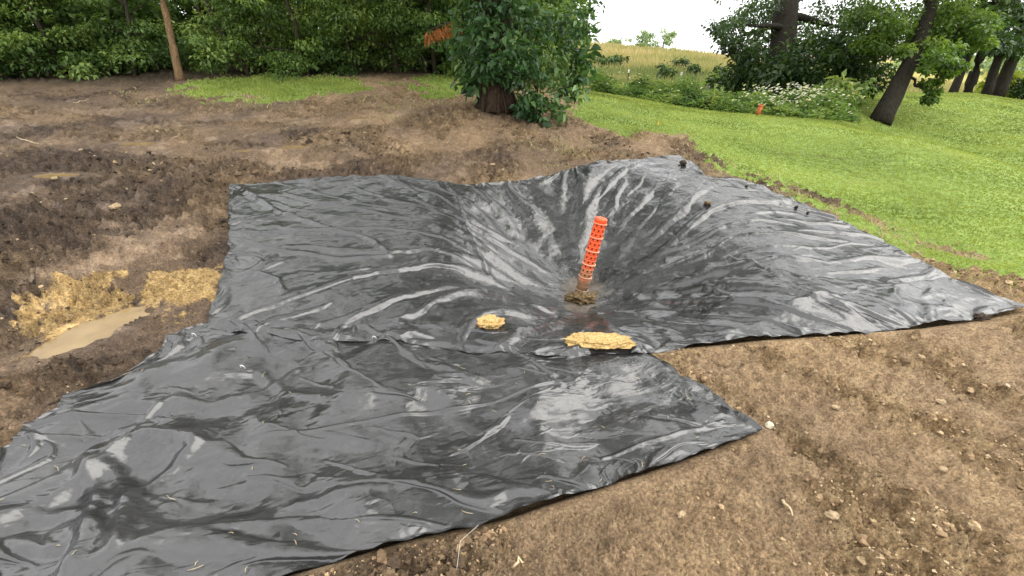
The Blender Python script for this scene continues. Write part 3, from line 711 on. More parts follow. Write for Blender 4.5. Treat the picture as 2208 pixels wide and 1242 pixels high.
m_ = MB(); V, F = pipe_ring(NSEG*hgt, Lp, [(0, RP*.92), (.02, RP*1.0), (.85, RP*1.0), (1., RP*.93), (1.0, RP*.22), (.6, RP*.2)]); m_.add(V, F, a=.95); m_.build('end_cap', M['pipe'], pipe)
m_ = MB(); V, F = pipe_ring(0, Lp-.03, [(0, RP*.80), (1, RP*.80)], 24); m_.add(V, F, a=.5); m_.build('slot_shade_backing', M['pipe_inner_shade'], pipe)  # added dark tube behind the slots, painting the pipe's inner shade

# ------------------------------------------------------------------ lumps and stones
def stone(name, px, py, rad, mat, label, cat, rot=0., sub=3, rough=.25, seed=0, on='s', sink=.35, grp=None, f=2.2):
    p = zsheet(px, py) if on == 's' else hit(px, py)
    if on != 's': p[2] = zat(p[0], p[1])
    V, F = lump(None, rad, sub, rough, f, seed); V[:, 2] = np.where(V[:, 2] < 0, V[:, 2]*.55, V[:, 2])
    c, s_ = math.cos(rot), math.sin(rot); V = np.stack([V[:, 0]*c-V[:, 1]*s_, V[:, 0]*s_+V[:, 1]*c, V[:, 2]], 1)
    o = mk(name, V, F, mat); o.location = (p[0], p[1], p[2]+rad[2]*(1-sink)); return tag(o, label, cat, grp)
stone('clay_lump', 1050, 690, (.105, .07, .043), M['clay_lump'], 'short yellow clay lump lying alone on the black sheet', 'clay lump', .1, 5, .26, 2, f=2.4, sink=.9)
stone('clay_lump', 1296, 728, (.205, .075, .036), M['clay_lump'], 'long yellow clay lump lying where the two black sheets meet', 'clay lump', -.08, 5, .24, 11, f=2.6, sink=1.0)
stone('mud_clod', 1252, 640, (.125, .10, .05), M['mud_clod'], 'wet brown mud clod at the foot of the orange pipe', 'clod', .2, 4, .5, 21, sink=.5, f=3)
stone('soil_clod', 1521, 433, (.035, .03, .025), M['mud_clod'], 'small brown soil clod on the far right of the sheet', 'clod', 0, 3, .4, 31)
stone('soil_clod', 1471, 347, (.045, .04, .04), M['dark_clod'], 'dark soil clod weighing down the far corner of the sheet', 'clod', 0, 3, .45, 33)
stone('soil_clod', 2120, 686, (.045, .03, .022), M['dark_clod'], 'dark soil clod on the right tip of the sheet', 'clod', 0, 3, .45, 36)
for k_, (px, py, lab_) in enumerate([(1612, 394, 'highest'), (1716, 440, 'middle'), (1745, 452, 'lowest')]):
    stone('soil_clod', px, py, (.019, .015, .012), M['dark_clod'], 'tiny dark clod on the sheet edge by the lawn, '+lab_+' of three', 'clod', 0, 2, .4, 40+k_, grp='clods on the lawn-side edge')
stone('pale_stone', 1661, 912, (.022, .018, .018), M['white_stone'], 'pale white stone beside the right corner of the near sheet', 'stone', .4, 3, .3, 51, 'g')
for k_, (px, py, r_, lab_) in enumerate([(1790, 1118, .026, 'flat tan stone in the soil at lower right'), (1470, 1108, .020, 'tan stone in the soil below the near sheet'), (845, 1218, .026, 'tan stone right at the bottom edge of the sheet'),
        (2040, 848, .030, 'pale stone beside the wheel rut at right'), (1805, 868, .02, 'small pale stone in the soil right of the near sheet'), (2040, 1000, .02, 'pale stone in dry soil near the right border'),
        (282, 372, .05, 'yellowish stone in the mud left of the far sheet'), (250, 450, .06, 'pale mud lump left of the far sheet'), (118, 385, .04, 'yellowish stone beside the small left puddle'), (1062, 352, .035, 'tan stone in mud behind the far sheet')]):
    stone('stone', px, py, (r_, r_*.7, r_*.5), M['tan_stone'], lab_, 'stone', k_*.7, 3, .35, 60+k_, 'g', .4)
def staple(px, py, label):
    p = zsheet(px, py); a = np.linspace(0, np.pi, 9); rs_ = R(int(px)); w_ = .012
    P = np.stack([w_*np.cos(a), a*0, .014+w_*np.sin(a)], 1); P = np.concatenate([[[w_, 0, -.01]], P, [[-w_, 0, -.01]]])
    tl = rs_.rand()*.6-.3; P = np.stack([P[:, 0], P[:, 2]*-.35+P[:, 0]*tl, P[:, 2]], 1)+p
    m = MB(); m.tube(P, .0021, 6); o = m.build('wire_staple', M['staple']); return tag(o, label, 'staple', 'wire staples in the near sheet')
staple(422, 716, 'white wire staple nearest the left edge of the near sheet')
staple(806, 722, 'white wire staple farthest right, in the middle of the sheet')
staple(529, 786, 'white wire staple nearest the camera of the three')
# a thin clear twine and straws
p0, p1 = zsheet(1040, 1136), hit(985, 1230)
P = np.array([p0+[0, 0, .004], (p0+p1)/2+[-.03, .01, .02], p1+[0, 0, .005]]); P = resample(P, 9)
m_ = MB(); m_.tube(P, .0009, 5); tag(m_.build('twine', M['twine']), 'thin clear twine lying from the near sheet onto the soil', 'twine')
rs = R(77); m_ = MB()
flat = Pn.reshape(-1, 3); sel = flat[rs.randint(0, len(flat), 70)]
for p in sel:
    if p[1] > 2.2: continue
    a = rs.rand()*6.3; l = .008+.022*rs.rand()**2; d = np.array([math.cos(a), math.sin(a), 0])*l; p = p+[0, 0, .004]
    m_.tube([p-d, p+[0, 0, .003]+np.array([-d[1], d[0], 0])*.2, p+d], .0011, 4)
tag(m_.build('straw_bits', M['straw']), 'bits of dry straw scattered on the near black sheet', 'straw', kind='stuff')

# ------------------------------------------------------------------ loose clods and pebbles on the soil
def scatter_soil(n, seed, rmax, keep=None):
    rs = R(seed); r = .85*np.exp(rs.rand(n)*math.log(rmax/.85)); a = (rs.rand(n)*2-1)*1.05
    x, y = r*np.sin(a), r*np.cos(a); z, lw = zground(x, y, True)
    ok = (cover(x, y) < -.015) & (lw < -.02) & (sd_poly(FOREST, x, y) < .5)
    return x[ok], y[ok], z[ok], r[ok], rs
def bumps(name, n, seed, rmax, s0, s1, tintf, label, sub=1):
    x, y, z, r, rs = scatter_soil(n, seed, rmax); k = len(x)
    V0, F0 = lump(None, (1, 1, 1), sub, 0, 1); nv = len(V0)
    cl = rough_of(x, y)
    sz = (s0+(s1-s0)*rs.rand(k)**4)*(.65+.15*r)*(.35+.95*cl)
    h = .5+.9*rs.rand(k, nv); S = np.stack([sz*(.8+.6*rs.rand(k)), sz*(.8+.6*rs.rand(k)), sz*(.5+.4*rs.rand(k))], -1)
    Vv = V0[None]*h[..., None]*S[:, None]; a = rs.rand(k)*6.28; c, s_ = np.cos(a)[:, None], np.sin(a)[:, None]
    Vv = np.stack([Vv[..., 0]*c-Vv[..., 1]*s_, Vv[..., 0]*s_+Vv[..., 1]*c, Vv[..., 2]], -1)+np.stack([x, y, z+sz*.15], -1)[:, None]
    F = (F0[None]+(np.arange(k)*nv)[:, None, None]).reshape(-1, 4)
    return tag(mk(name, Vv, F, M['clod'], None, np.repeat(tintf(x, y, rs, k), nv), sm=False), label, 'soil', kind='stuff')
def tint_clod(x, y, rs, k):
    d, c, w_, l = masks(x, y); return np.clip(.12+.62*d+.35*c+.34*(rs.rand(k)-.35), 0, .88)
def tint_crumb(x, y, rs, k):
    d, c, w_, l = masks(x, y); return np.clip(.06+.60*d+.35*c+.75*(rs.rand(k)-.45), 0, .95)
bumps('loose_clods', 5200, 201, 8, .006, .022, tint_clod, 'loose clods of soil strewn over the bare ground')
bumps('soil_crumbs', 34000, 203, 8, .003, .010, tint_crumb, 'small crumbs of soil strewn over the bare ground', 0)
bumps('pebbles', 1500, 202, 9, .004, .012, lambda x, y, rs, k: .86+.14*rs.rand(k), 'pale pebbles strewn over the bare ground')
print('lumps', time.time()-T0)

# ------------------------------------------------------------------ grass
def blades(name, x, y, z, h, wd, tint, mat, label, rs, lean=.5, cat='grass'):
    n = len(x); a = rs.rand(n)*6.28; b = rs.rand(n)*6.28; S = np.stack([np.cos(a), np.sin(a), a*0], -1)*wd[:, None]*.5
    B = np.stack([x, y, z-.005], -1); T = B+np.stack([np.cos(b)*h*lean*rs.rand(n), np.sin(b)*h*lean*rs.rand(n), h], -1)
    Mi = B*.55+T*.45+np.stack([0*x, 0*y, h*.08], -1)
    V = np.stack([B-S, B+S, Mi+S*.8, Mi-S*.8, T], 1); k = np.arange(n)[:, None]*5
    return tag(mk(name, V, [k+[[0, 1, 2, 3]], k+[[3, 2, 4]]], mat, None, np.repeat(tint, 5)), label, cat, kind='stuff')
rs = R(301); n = 310000; r = 3.2*np.exp(rs.rand(n)*math.log(46/3.2)); a = -.75+rs.rand(n)*1.72; a = np.where((r > 14) & (a < 0), a+.9, a)
x, y = r*np.sin(a), r*np.cos(a); lw = lawn_sd(x, y); md = sd_poly(MEADOW, x, y)
ok = (rs.rand(n) < smooth(-.42, .20, lw)**1.6) & (md < 0) & (cover(x, y) < -.01); x, y, r, lw = x[ok], y[ok], r[ok], lw[ok]; n = len(x)
z = zground(x, y); dryp = smooth(.25, -.05, lw)
bank = smooth(10, 11.5, x)*smooth(6, 9, y)
tint = np.clip(.46-.06*bank+.30*fbm(x*.7, y*.7, 3, 310)+.17*(rs.rand(n)-.5)+.35*dryp*rs.rand(n)+.12*np.sin((x*.5+y)*2.2)*(1-.2*bank), 0, 1)
blades('lawn_grass', x, y, z, (.010+.017*rs.rand(n))*(.9+.035*r)*(1-.3*dryp)*np.where(sd_poly(PATCH1, x, y) > -.5, 1.8, 1), .0018*r+.003, tint, M['grass'], 'short mown green lawn grass', rs, .9)
# dead and trampled grass at the lawn's ragged edge and in the mud
rs = R(305); n = 110000; r = 3.2*np.exp(rs.rand(n)*math.log(13/3.2)); a = -.75+rs.rand(n)*1.6; x, y = r*np.sin(a), r*np.cos(a); lw = lawn_sd(x, y)
sp_ = np.array([hit(px, py)[:2] for px, py in [(1185, 318), (1230, 335), (340, 215), (320, 195), (560, 225), (800, 215), (860, 235), (930, 215), (1540, 360), (1600, 380)]])
dm = np.min([np.hypot(x-q[0], (y-q[1])*.8) for q in sp_], axis=0)
ok = (rs.rand(n) < np.maximum(.45*smooth(-.55, -.02, lw), .5*smooth(.8, .1, dm))*smooth(-.35, .25, fbm(x*1.6, y*1.6, 3, 306))) & (lw < .15) & (cover(x, y) < -.02) & (sd_poly(FOREST, x, y) < .3)
x, y, r = x[ok], y[ok], r[ok]; n = len(x)
blades('dead_grass', x, y, zground(x, y), (.02+.04*rs.rand(n)), .0016*r+.003, np.clip(.2+.8*rs.rand(n), 0, 1), M['dry_grass'], 'thin yellowed grass trampled into the mud by the lawn', rs, 2.2)
# meadow on the hill
rs = R(302); n = 60000; r = 16*np.exp(rs.rand(n)*math.log(90/16)); a = -.05+rs.rand(n)*.95
x, y = r*np.sin(a), r*np.cos(a); md = sd_poly(MEADOW, x, y); ok = md > .8; x, y, r, md = x[ok], y[ok], r[ok], md[ok]; n = len(x)
z = zground(x, y); f = fbm(x*.12, y*.12, 3, 320)
tint = np.clip(.10+.50*smooth(30, 66, r)+.45*f+.3*(rs.rand(n)-.5), 0, 1)
blades('meadow_grass', x, y, z, (.35+.55*rs.rand(n))*(.35+.65*smooth(25, 46, r)), .0016*r+.01, tint, M['dry_grass'], 'tall golden meadow grass covering the hillside', rs, .6)
print('grass', time.time()-T0)

# ------------------------------------------------------------------ weeds and wild flowers at the lawn edge
WE = np.array(world2([(1275, 196), (1340, 206), (1400, 216), (1500, 233), (1600, 243), (1700, 252), (1780, 259), (1845, 264)]))
rs = R(401); n = 9000; q = resample(WE, 400)[rs.randint(0, 400, n)]; nrm = unit(WE[-1]-WE[0]); nrm = np.array([-nrm[1], nrm[0]])
dep = rs.rand(n)**.8*2.6; x = q[:, 0]+nrm[0]*dep+rs.randn(n)*.1; y = q[:, 1]+nrm[1]*dep+rs.randn(n)*.1
z = zground(x, y); hh = (.16+.42*smooth(-.3, .5, fbm(x*.6, y*.6, 2, 410)))*(.5+.7*rs.rand(n))*smooth(-.3, .5, dep)
m_ = MB()
for part in range(5):
    zz = z+hh*(.1+.22*part)*(.8+.4*rs.rand(n)); C = np.stack([x+rs.randn(n)*.05, y+rs.randn(n)*.05, zz], -1)
    D = unit(np.stack([rs.randn(n), rs.randn(n), .3+.5*rs.rand(n)], -1)); V, Q, Tn, ti = leafset(C, D, unit(np.array([0, 0, 1.])+.4*rs.randn(n, 3)), .10+.12*rs.rand(n), .28, .05, .3, np.clip(.3+.5*fbm(x, y, 2, 411)+.4*rs.rand(n)-.1, 0, 1))
    m_.add(V, Q, Tn, ti)
tag(m_.build('weeds', M['weed']), 'tall green weeds growing along the lawn edge', 'weeds', kind='stuff')
m_ = MB(); cl = np.concatenate([[hit(px, py)[:2] for px, py in [(1700, 250), (1720, 247), (1745, 250), (1770, 252), (1735, 243), (1760, 246), (1690, 246)]], resample(WE, 9)[1:-1]])
wts = np.array([9]*7+[1.6]*7); wts /= wts.sum(); k = rs.choice(len(cl), 420, p=wts); x = cl[k, 0]+rs.randn(420)*.5; y = cl[k, 1]+.5+rs.randn(420)*.45; z = zground(x, y)+.25+.5*rs.rand(420)
a = np.arange(7)*2*np.pi/7
for px, py, pz in zip(x, y, z):
    s_ = .020+.022*rs.rand(); t1, t2 = rs.rand(2)-.5
    ring = np.stack([px+s_*np.cos(a), py+s_*np.sin(a), pz+s_*(t1*np.cos(a)+(t2-.4)*np.sin(a))], -1)
    m_.add(np.concatenate([ring, [[px, py, pz+s_*.35]]]), None, np.stack([np.arange(7), (np.arange(7)+1) % 7, np.full(7, 7)], -1), rs.rand())
tag(m_.build('white_wildflowers', M['petal']), 'white wildflower heads among the weeds at the lawn edge', 'flowers', kind='stuff')

# ------------------------------------------------------------------ trees
def wob(p0, p1, n, amp, seed):
    rs = R(seed); t = np.linspace(0, 1, n)[:, None]; P = np.asarray(p0)*(1-t)+np.asarray(p1)*t
    w_ = np.cumsum(rs.randn(n, 3), 0)*amp/math.sqrt(n); w_ -= w_[:1]*(1-t)+w_[-1:]*t
    return P+w_*np.sin(np.pi*t)**.5*np.array([1, 1, .4])
def trunk_part(root, segs, mat, name='trunk', rough=.12):
    m = MB()
    for k, (P, ra, seg) in enumerate(segs): m.tube(P, ra, seg, k, rough)
    return m.build(name, mat, root)
def crown_part(root, mat, parts, name='crown'):
    m = MB()
    for V, Q, Tn, ti in parts: m.add(V, Q, Tn, ti)
    return m.build(name, mat, root)

# the vine-covered tree in the middle
B = hit(1072, 252); B[2] = zat(B[0], B[1])-.05; rs = R(501)
t = empty('vine_covered_tree', B, 'stout tree wrapped in leafy vines behind the pit', 'tree')
P = wob(B, B+[-.15, .2, 5.5], 16, .06, 1); hgt_ = np.linspace(0, 5.5, 16); rad_ = .24+.15*np.exp(-hgt_/.22)-.008*hgt_
m_ = MB(); m_.tube(P, rad_, 22, 2, .16)
for k in range(18):                               # old vine stems and root flares up the trunk
    a = k*.36+rs.rand()*.3-2.9; q = P[:9].copy(); rr2 = rad_[:9]+.015; w_ = a+np.cumsum(rs.randn(9))*.12
    q[:, 0] += rr2*np.cos(w_); q[:, 1] += rr2*np.sin(w_); m_.tube(q, .012+.022*rs.rand(), 6, k, .25)
m_.build('trunk', M['vine_bark'], t)
segs = []
for k in range(9):
    a = rs.rand()*6.28; z0 = 1.6+rs.rand()*2.5; i0 = P[int(z0/5.5*15)]; e = i0+[math.cos(a)*2.4, math.sin(a)*2.0, 2.4+2*rs.rand()]
    segs.append((wob(i0, e, 8, .2, 60+k), np.linspace(.11, .02, 8), 7))
trunk_part(t, segs, M['vine_bark'], 'limbs')
cen = []; rad = []
def add_px(px, py, zc, r): cen.append(at(px, py, zc)); rad.append(r)
for px, py, dz, r in [(1010, 60, 0, .30), (1040, 20, 0, .35), (1000, 110, 0, .26), (1015, 150, -.2, .22), (1060, 120, -.45, .3), (1100, 60, -.4, .35), (1120, 120, -.5, .3), (1060, 158, -.4, .22),
        (1098, 165, -.45, .24), (1140, 170, -.4, .28), (1130, 20, -.3, .35), (1170, 80, -.2, .35), (1190, 140, -.2, .33), (1210, 50, 0, .35), (1225, 110, 0, .3), (1245, 160, .1, .25), (1200, 190, -.2, .28),
        (1160, 215, -.3, .24), (1190, 225, -.2, .2), (1225, 190, .0, .22), (1250, 130, .2, .22), (1020, 185, 0, .14), (1130, 235, -.3, .16), (1150, 250, -.2, .14), (1060, 60, -.3, .3), (1080, 100, .3, .4), (1160, 140, .3, .4), (1090, 20, .2, .5), (1180, 30, .3, .5), (1010, 130, .2, .2),
        (1030, 90, -.75, .26), (1065, 60, -.8, .28), (1050, 20, -.8, .3), (1095, 95, -.85, .26), (1080, 140, -.85, .24), (1035, 140, -.6, .2), (1110, 20, -.8, .3), (1115, 150, -.7, .22), (1045, 150, -.7, .15), (1020, 40, -.6, .3), (1075, 5, -.9, .3), (1140, 110, -.6, .28), (1150, 60, -.6, .3)]:
    add_px(px, py, 8.0+dz, r)
for k in range(150):
    hq = rs.rand(); wq = .8+1.7*math.sin(math.pi*min(1, .15+hq*.8)); cen.append(B+[rs.randn()*wq+.2, rs.randn()*wq, 2.5+hq*6.5]); rad.append(.4+.4*rs.rand())
parts = [clump_leaves(rs, cen[:43], np.array(rad[:43])*1.05, 70, .12, .56, .9, .7, True, .35, shell=.7), clump_leaves(rs, cen[43:], np.array(rad[43:]), 60, .19, .6, .7, .8, True, .3)]
tuft = [at(px, py, 7.4+.5*rs.rand()) for px, py in [(985, 75), (978, 118), (990, 150), (1000, 172), (1025, 190), (1262, 105), (1268, 150), (1255, 182), (1240, 205), (1210, 238), (1165, 255), (1140, 215), (1258, 70), (1000, 30), (1125, 190), (1130, 205)]]
parts.append(clump_leaves(rs, tuft, np.full(16, .15), 16, .15, .55, 1.2, .5, True, .35))
hang = [at(px, py, 7.6) for px, py in [(1240, 40), (1265, 15), (1250, 60), (1280, 5), (1235, 85), (1262, 45), (1225, 10)]]
parts.append(clump_leaves(rs, hang, np.full(7, .19), 34, .095, .5, 1., .5, False))
crown_part(t, M['vine_leaf'], parts)
dead = empty('dead_branch', at(955, 60, 9.6), 'dead branch with hanging rust-orange leaves beside the vine tree', 'branch')
m_ = MB(); m_.tube(wob(at(925, 66, 9.7), at(1005, 36, 9.3), 8, .06, 5), np.linspace(.012, .02, 8), 6); m_.build('stem', M['thin_bark'], dead)
m_ = MB(); k = 260; px = np.concatenate([916+62*rs.rand(170), 976+26*rs.rand(90)]); C = np.array([at(p, 66-.42*(p-925)*(p > 925)+rs.rand()*30*(.4+.6*abs(math.sin(p*.21))), 9.5+.2*rs.randn()) for p in px])
V, Q, Tn, ti = leafset(C, np.stack([rs.randn(k)*.25, rs.randn(k)*.25, -1+0*px], -1), rs.randn(k, 3), .06+.09*rs.rand(k), .30, .1, .1, rs.rand(k)); m_.add(V, Q, Tn, ti); m_.build('leaves', M['dead_leaf'], dead)

# the woodland edge on the left
def young_tree(base, h, lean, seed, label, name='young_tree', spread=1.0, low=.6, mat='forest_leaf', tr=.035, leaf=.12, nclump=34, per=60, bark='thin_bark', grp='young trees along the woodland edge', nl=7):
    rs = R(seed); base = np.array([base[0], base[1], zat(base[0], base[1])-.04])
    t = empty(name, base, label, 'tree', grp); topp = base+[lean[0], lean[1], h]
    P = wob(base, topp, 10, .22, seed); segs = [(P, np.linspace(tr, tr*.35, 10)*(1+.5*np.exp(-np.arange(10.)*1.5)), 8)]; cen = []; rad = []
    for k in range(nclump):
        f = low+(1-low)*rs.rand(); f = f if k > 6 else low+.12*rs.rand(); i0 = P[min(9, int(f*9))]; a = rs.rand()*6.28; l = spread*(.3+.8*rs.rand())*(1.1-.4*f)
        e = i0+[math.cos(a)*l, math.sin(a)*l, (.25-.5*rs.rand())*l]
        if k % 3 == 0 or k < nl: segs.append((wob(i0-[0, 0, .2], e, 6, .08, seed*50+k), np.linspace(tr*.38, .006, 6), 5))
        cen.append(e); rad.append(.30+.25*rs.rand())
    trunk_part(t, segs, M[bark]); crown_part(t, M[mat], [clump_leaves(rs, cen, np.array(rad), per, leaf, .52, .38, 1.3, False, .2)])
    return t
spots = [(-15.2, 10.3, 'at the far left border'), (-13.4, 10.9, 'second from the left border'), (-12.0, 11.6, 'third from the left border'), (-10.6, 11.9, 'left of the leaning sapling, deeper in shade'), (-8.9, 12.7, 'just left of the leaning sapling'),
         (-6.9, 12.9, 'just right of the leaning sapling'), (-6.2, 12.6, 'beside the bright gap in the wood'), (-5.1, 12.4, 'right of the bright gap'), (-4.0, 12.9, 'above the middle of the grass patch'),
         (-3.0, 13.2, 'above the right end of the grass patch'), (-2.0, 13.3, 'left of the dead orange leaves'), (-1.0, 13.6, 'under the dead orange leaves'), (-.1, 14.0, 'hidden partly by the vine-covered tree')]
for k, (x_, y_, w_) in enumerate(spots):
    young_tree((x_, y_), 3.3+R(k).rand()*1.0, (R(k+9).randn()*.5, -.5), 600+k, 'thin-stemmed leafy young tree '+w_, spread=1.25, low=.13+.1*R(k+5).rand(), tr=.04+.02*R(k+3).rand(), leaf=.088, nclump=70, per=125, mat=['forest_leaf', 'deep_leaf', 'forest_leaf'][k % 3])
# the leaning bare sapling in front
b0 = hit(388, 172); b0[2] = zat(b0[0], b0[1])-.05
t = empty('leaning_sapling', b0, 'slender bare brown trunk leaning left in front of the woods', 'tree')
P = np.array([b0, at(375, 110, 10.1), at(363, 50, 10.1), at(348, -10, 10.1)]); P = np.concatenate([resample(P, 9), [P[-1]+[-.35, .1, 1.6], P[-1]+[-.8, .2, 3.2]]])
trunk_part(t, [(P, np.concatenate([[.11, .088], np.linspace(.08, .066, 7), [.05, .03]]), 12)]+[(wob(P[-2], P[-2]+[1.2*math.cos(a), 1.2*math.sin(a), .8], 6, .1, int(a*10)), np.linspace(.03, .008, 6), 5) for a in (.5, 2., 3.5, 5.)], M['sapling_bark'])
rs = R(640); crown_part(t, M['forest_leaf'], [clump_leaves(rs, P[-1]+rs.randn(26, 3)*[.9, .9, .5], np.full(26, .45), 50, .13, .52, .5)])
# undergrowth shrubs
def shrub(base, h, w_, seed, label, mat='forest_leaf', leaf=.11, n=24, per=50, name='shrub', grp='shrubs along the woodland edge', flat=.6, bark='thin_bark'):
    rs = R(seed); base = np.array([base[0], base[1], zat(base[0], base[1])-.03]); t = empty(name, base, label, 'shrub', grp); segs = []; cen = []; rad = []
    for k in range(n):
        a = rs.rand()*6.28; l = w_*rs.rand()**.6; e = base+[math.cos(a)*l, math.sin(a)*l, h*(.12+.88*rs.rand())]
        if k < 9: segs.append((wob(base+[.1*math.cos(a), .1*math.sin(a), 0], e, 6, .06, seed*9+k), np.linspace(.016, .005, 6), 5))
        cen.append(e); rad.append(.16*w_+.14+.12*rs.rand())
    trunk_part(t, segs, M[bark], 'stems'); crown_part(t, M[mat], [clump_leaves(rs, cen, np.array(rad), per, leaf, .52, flat, 1.0)], 'foliage'); return t
for k, (px, py, zc, h, w_, lab_, mt) in enumerate([(30, 158, 10.4, .9, .9, 'low leafy shrub at the left border of the woods', 'deep_leaf'), (120, 160, 10.6, .8, .8, 'low leafy shrub second from the left border', 'deep_leaf'),
        (215, 160, 10.8, .6, .55, 'small leafy shrub left of the leaning sapling', 'forest_leaf'), (320, 148, 11.4, .7, .7, 'dim shrub just behind the leaning sapling', 'deep_leaf'), (445, 140, 11.8, .55, .5, 'small shrub right of the leaning sapling', 'forest_leaf'),
        (560, 152, 11.6, .9, .6, 'leafy shrub behind the grass patch, left one', 'forest_leaf'), (680, 150, 11.5, 1.0, .5, 'pale leafy shrub behind the middle of the grass patch', 'light_leaf'), (760, 150, 12, .9, .6, 'leafy shrub behind the right end of the grass patch', 'forest_leaf'),
        (850, 150, 12.2, .8, .5, 'leafy shrub below the dead orange leaves', 'forest_leaf'), (975, 155, 12.3, .8, .5, 'leafy shrub tucked beside the vine-covered tree', 'deep_leaf')]):
    b = at(px, py, zc); shrub(b[:2], h, w_, 700+k, lab_, mt)
# the deeper wood: one mass
rs = R(801); n = 2800; x = -22+24*rs.rand(n)**.9; y = 13.6+7*rs.rand(n); y += np.where(x < -9, -1.2, .6); ok = ~((np.abs(x+6.0) < .45) & (y < 18)); x, y = x[ok], y[ok]; n = len(x); z = zground(x, y)+.1+3.6*rs.rand(n)**.9
m_ = MB(); V, Q, Tn, ti = clump_leaves(rs, np.stack([x, y, z], -1), .45+.35*rs.rand(n), 26, .26, .55, .5, 1.2, tint0=rs.rand(n)*.8); m_.add(V, Q, Tn, ti)
tag(m_.build('deep_woods', M['deep_leaf']), 'dense dark foliage filling the wood behind the young trees', 'woods', kind='stuff')
rs = R(802); ORD = 'first second third fourth fifth sixth seventh eighth ninth tenth eleventh twelfth thirteenth fourteenth fifteenth sixteenth'.split()
for k in range(16):
    x_ = -15+15.2*(k+rs.rand()*.6)/16; y_ = 12.2+1.9*rs.rand()+(.9 if x_ > -6 else -.3); z_ = zat(x_, y_); r_ = .025+.045*rs.rand()
    m_ = MB(); m_.tube(wob((x_, y_, z_-.05), (x_+rs.randn()*.5, y_+.2, z_+3.4), 9, .2, 820+k), np.linspace(r_, r_*.5, 9), 7)
    tag(m_.build('tree_trunk', M['thin_bark']), 'slim grey-brown trunk inside the wood, '+ORD[k]+' from the left', 'tree trunk', 'slim trunks inside the wood')
print('wood', time.time()-T0)

# ------------------------------------------------------------------ trees at right
def big_tree(name, label, path, rad, limbs, clumps, seed, mat, leaf, per, bark='bark', flat=.6, grp=None, extra=None, big=False):
    rs = R(seed); path = [np.asarray(p, float) for p in path]; t = empty(name, path[0], label, 'tree', grp)
    P = resample(np.array(path), 14); segs = [(P+np.cumsum(rs.randn(14, 3), 0)*[.02, .02, 0], np.interp(np.linspace(0, 1, 14), np.linspace(0, 1, len(rad)), rad), 14)]
    for k, (i0, e) in enumerate(limbs): segs.append((wob(P[i0], e, 9, .25, seed+k), np.linspace(rad[-1]*.5, .03, 9), 8))
    trunk_part(t, segs, M[bark]); cs = np.array([c for c, r in clumps]); ra = np.array([r for c, r in clumps])
    crown_part(t, M[mat], [clump_leaves(rs, cs, ra, per, leaf, .62, flat, .9, big)]+(extra(rs) if extra else [])); return t
rs = R(900)
def pxc(lst, zc, dz=1.2, n=1, jit=14, clear=None):
    out = []
    for px, py, r in lst:
        for _ in range(n):
            x_ = px+rs.randn()*jit; d = rs.randn()*dz
            if clear and clear[0] < x_ < clear[1]: d = 1.3+abs(d)
            out.append((at(x_, py+rs.randn()*jit*.7, zc+d), r))
    return out
ZT = 19.
b0 = at(1672, 222, ZT); b0[2] = zat(b0[0], b0[1])-.1
cl = pxc([(1560, 70, .45), (1590, 55, .55), (1580, 95, .5), (1620, 80, .6), (1610, 30, .6), (1640, 110, .45), (1600, 110, .4), (1650, 50, .7), (1650, 10, .7), (1700, 100, .5), (1740, 60, .8), (1780, 30, .8), (1730, 110, .6), (1780, 90, .7), (1830, 60, .8), (1850, 110, .7), (1810, 120, .6), (1860, 20, .8), (1700, 20, .7)], ZT, 1.3, 4, 12, (1655, 1738))
cl += [(at(1545+rs.rand()*360, -20-rs.rand()*200, ZT+rs.randn()*2), .8+.4*rs.rand()) for _ in range(55)]
big_tree('dark_oak_tree', 'large dark leafy tree with thick trunk beyond the weeds, against the sky', [b0, at(1690, 120, ZT), at(1708, 0, ZT), at(1715, -80, ZT)], [.68, .52, .46, .36],
         [(7, at(1600, 50, ZT-1)), (8, at(1580, 85, ZT)), (8, at(1830, 60, ZT-.5)), (9, at(1650, -60, ZT)), (9, at(1800, -80, ZT)), (10, at(1730, -150, ZT))], cl, 901, 'oak_leaf', .145, 120)
for k, (px, py, zc, h, w_, lab_, mt) in enumerate([(1600, 205, 19.5, 1.6, 1.3, 'dark shrub left of the thick dark trunk', 'oak_leaf'), (1660, 225, 18.2, 1.5, 1.2, 'dark shrub right in front of the thick dark trunk', 'oak_leaf'), (1725, 225, 18., 2.0, 1.5, 'dark shrub right of the thick dark trunk', 'oak_leaf'),
        (1790, 222, 18.2, 2.3, 1.5, 'tall dark shrub between the thick trunk and the leaning tree', 'oak_leaf'), (1830, 205, 19.5, 2.2, 1.4, 'dark shrub just left of the leaning tree', 'oak_leaf'), (1556, 196, 22.5, .8, .7, 'green shrub beside the leaning grey post', 'forest_leaf'), (1800, 248, 15.2, .8, .6, 'feathery green bush at the right end of the flowers', 'weed')]):
    b = at(px, py, zc); shrub(b[:2], h, w_, 720+k, lab_, mt, .2, 34, 60, grp='shrubs beneath the dark tree', bark='bark', flat=.8)
ZL = 14.6
b0 = hit(1897, 262); ZL = float(b0[1]/ray(1897, 262)[1]); b0[2] = zat(b0[0], b0[1])-.1
cl = pxc([(1930, 60, .5), (1975, 75, .5), (2010, 60, .55), (2050, 45, .6), (1900, 40, .5), (1870, 80, .45), (1960, 30, .6), (2100, 40, .5), (2080, 75, .4), (2000, 100, .4), (2040, 105, .4), (2125, 60, .35), (1990, 130, .25), (2020, 140, .25), (2060, 150, .22), (1900, 90, .35), (1950, 100, .35), (2070, 20, .5), (1850, 40, .5), (1880, 110, .3), (2110, 90, .3)], ZL+.3, .8, 5, 15, (1950, 1995))
cl += [(at(2005, 215, ZL-.2), .22), (at(2012, 195, ZL-.2), .2), (at(1995, 180, ZL-.1), .16), (at(2020, 175, ZL-.1), .16)]
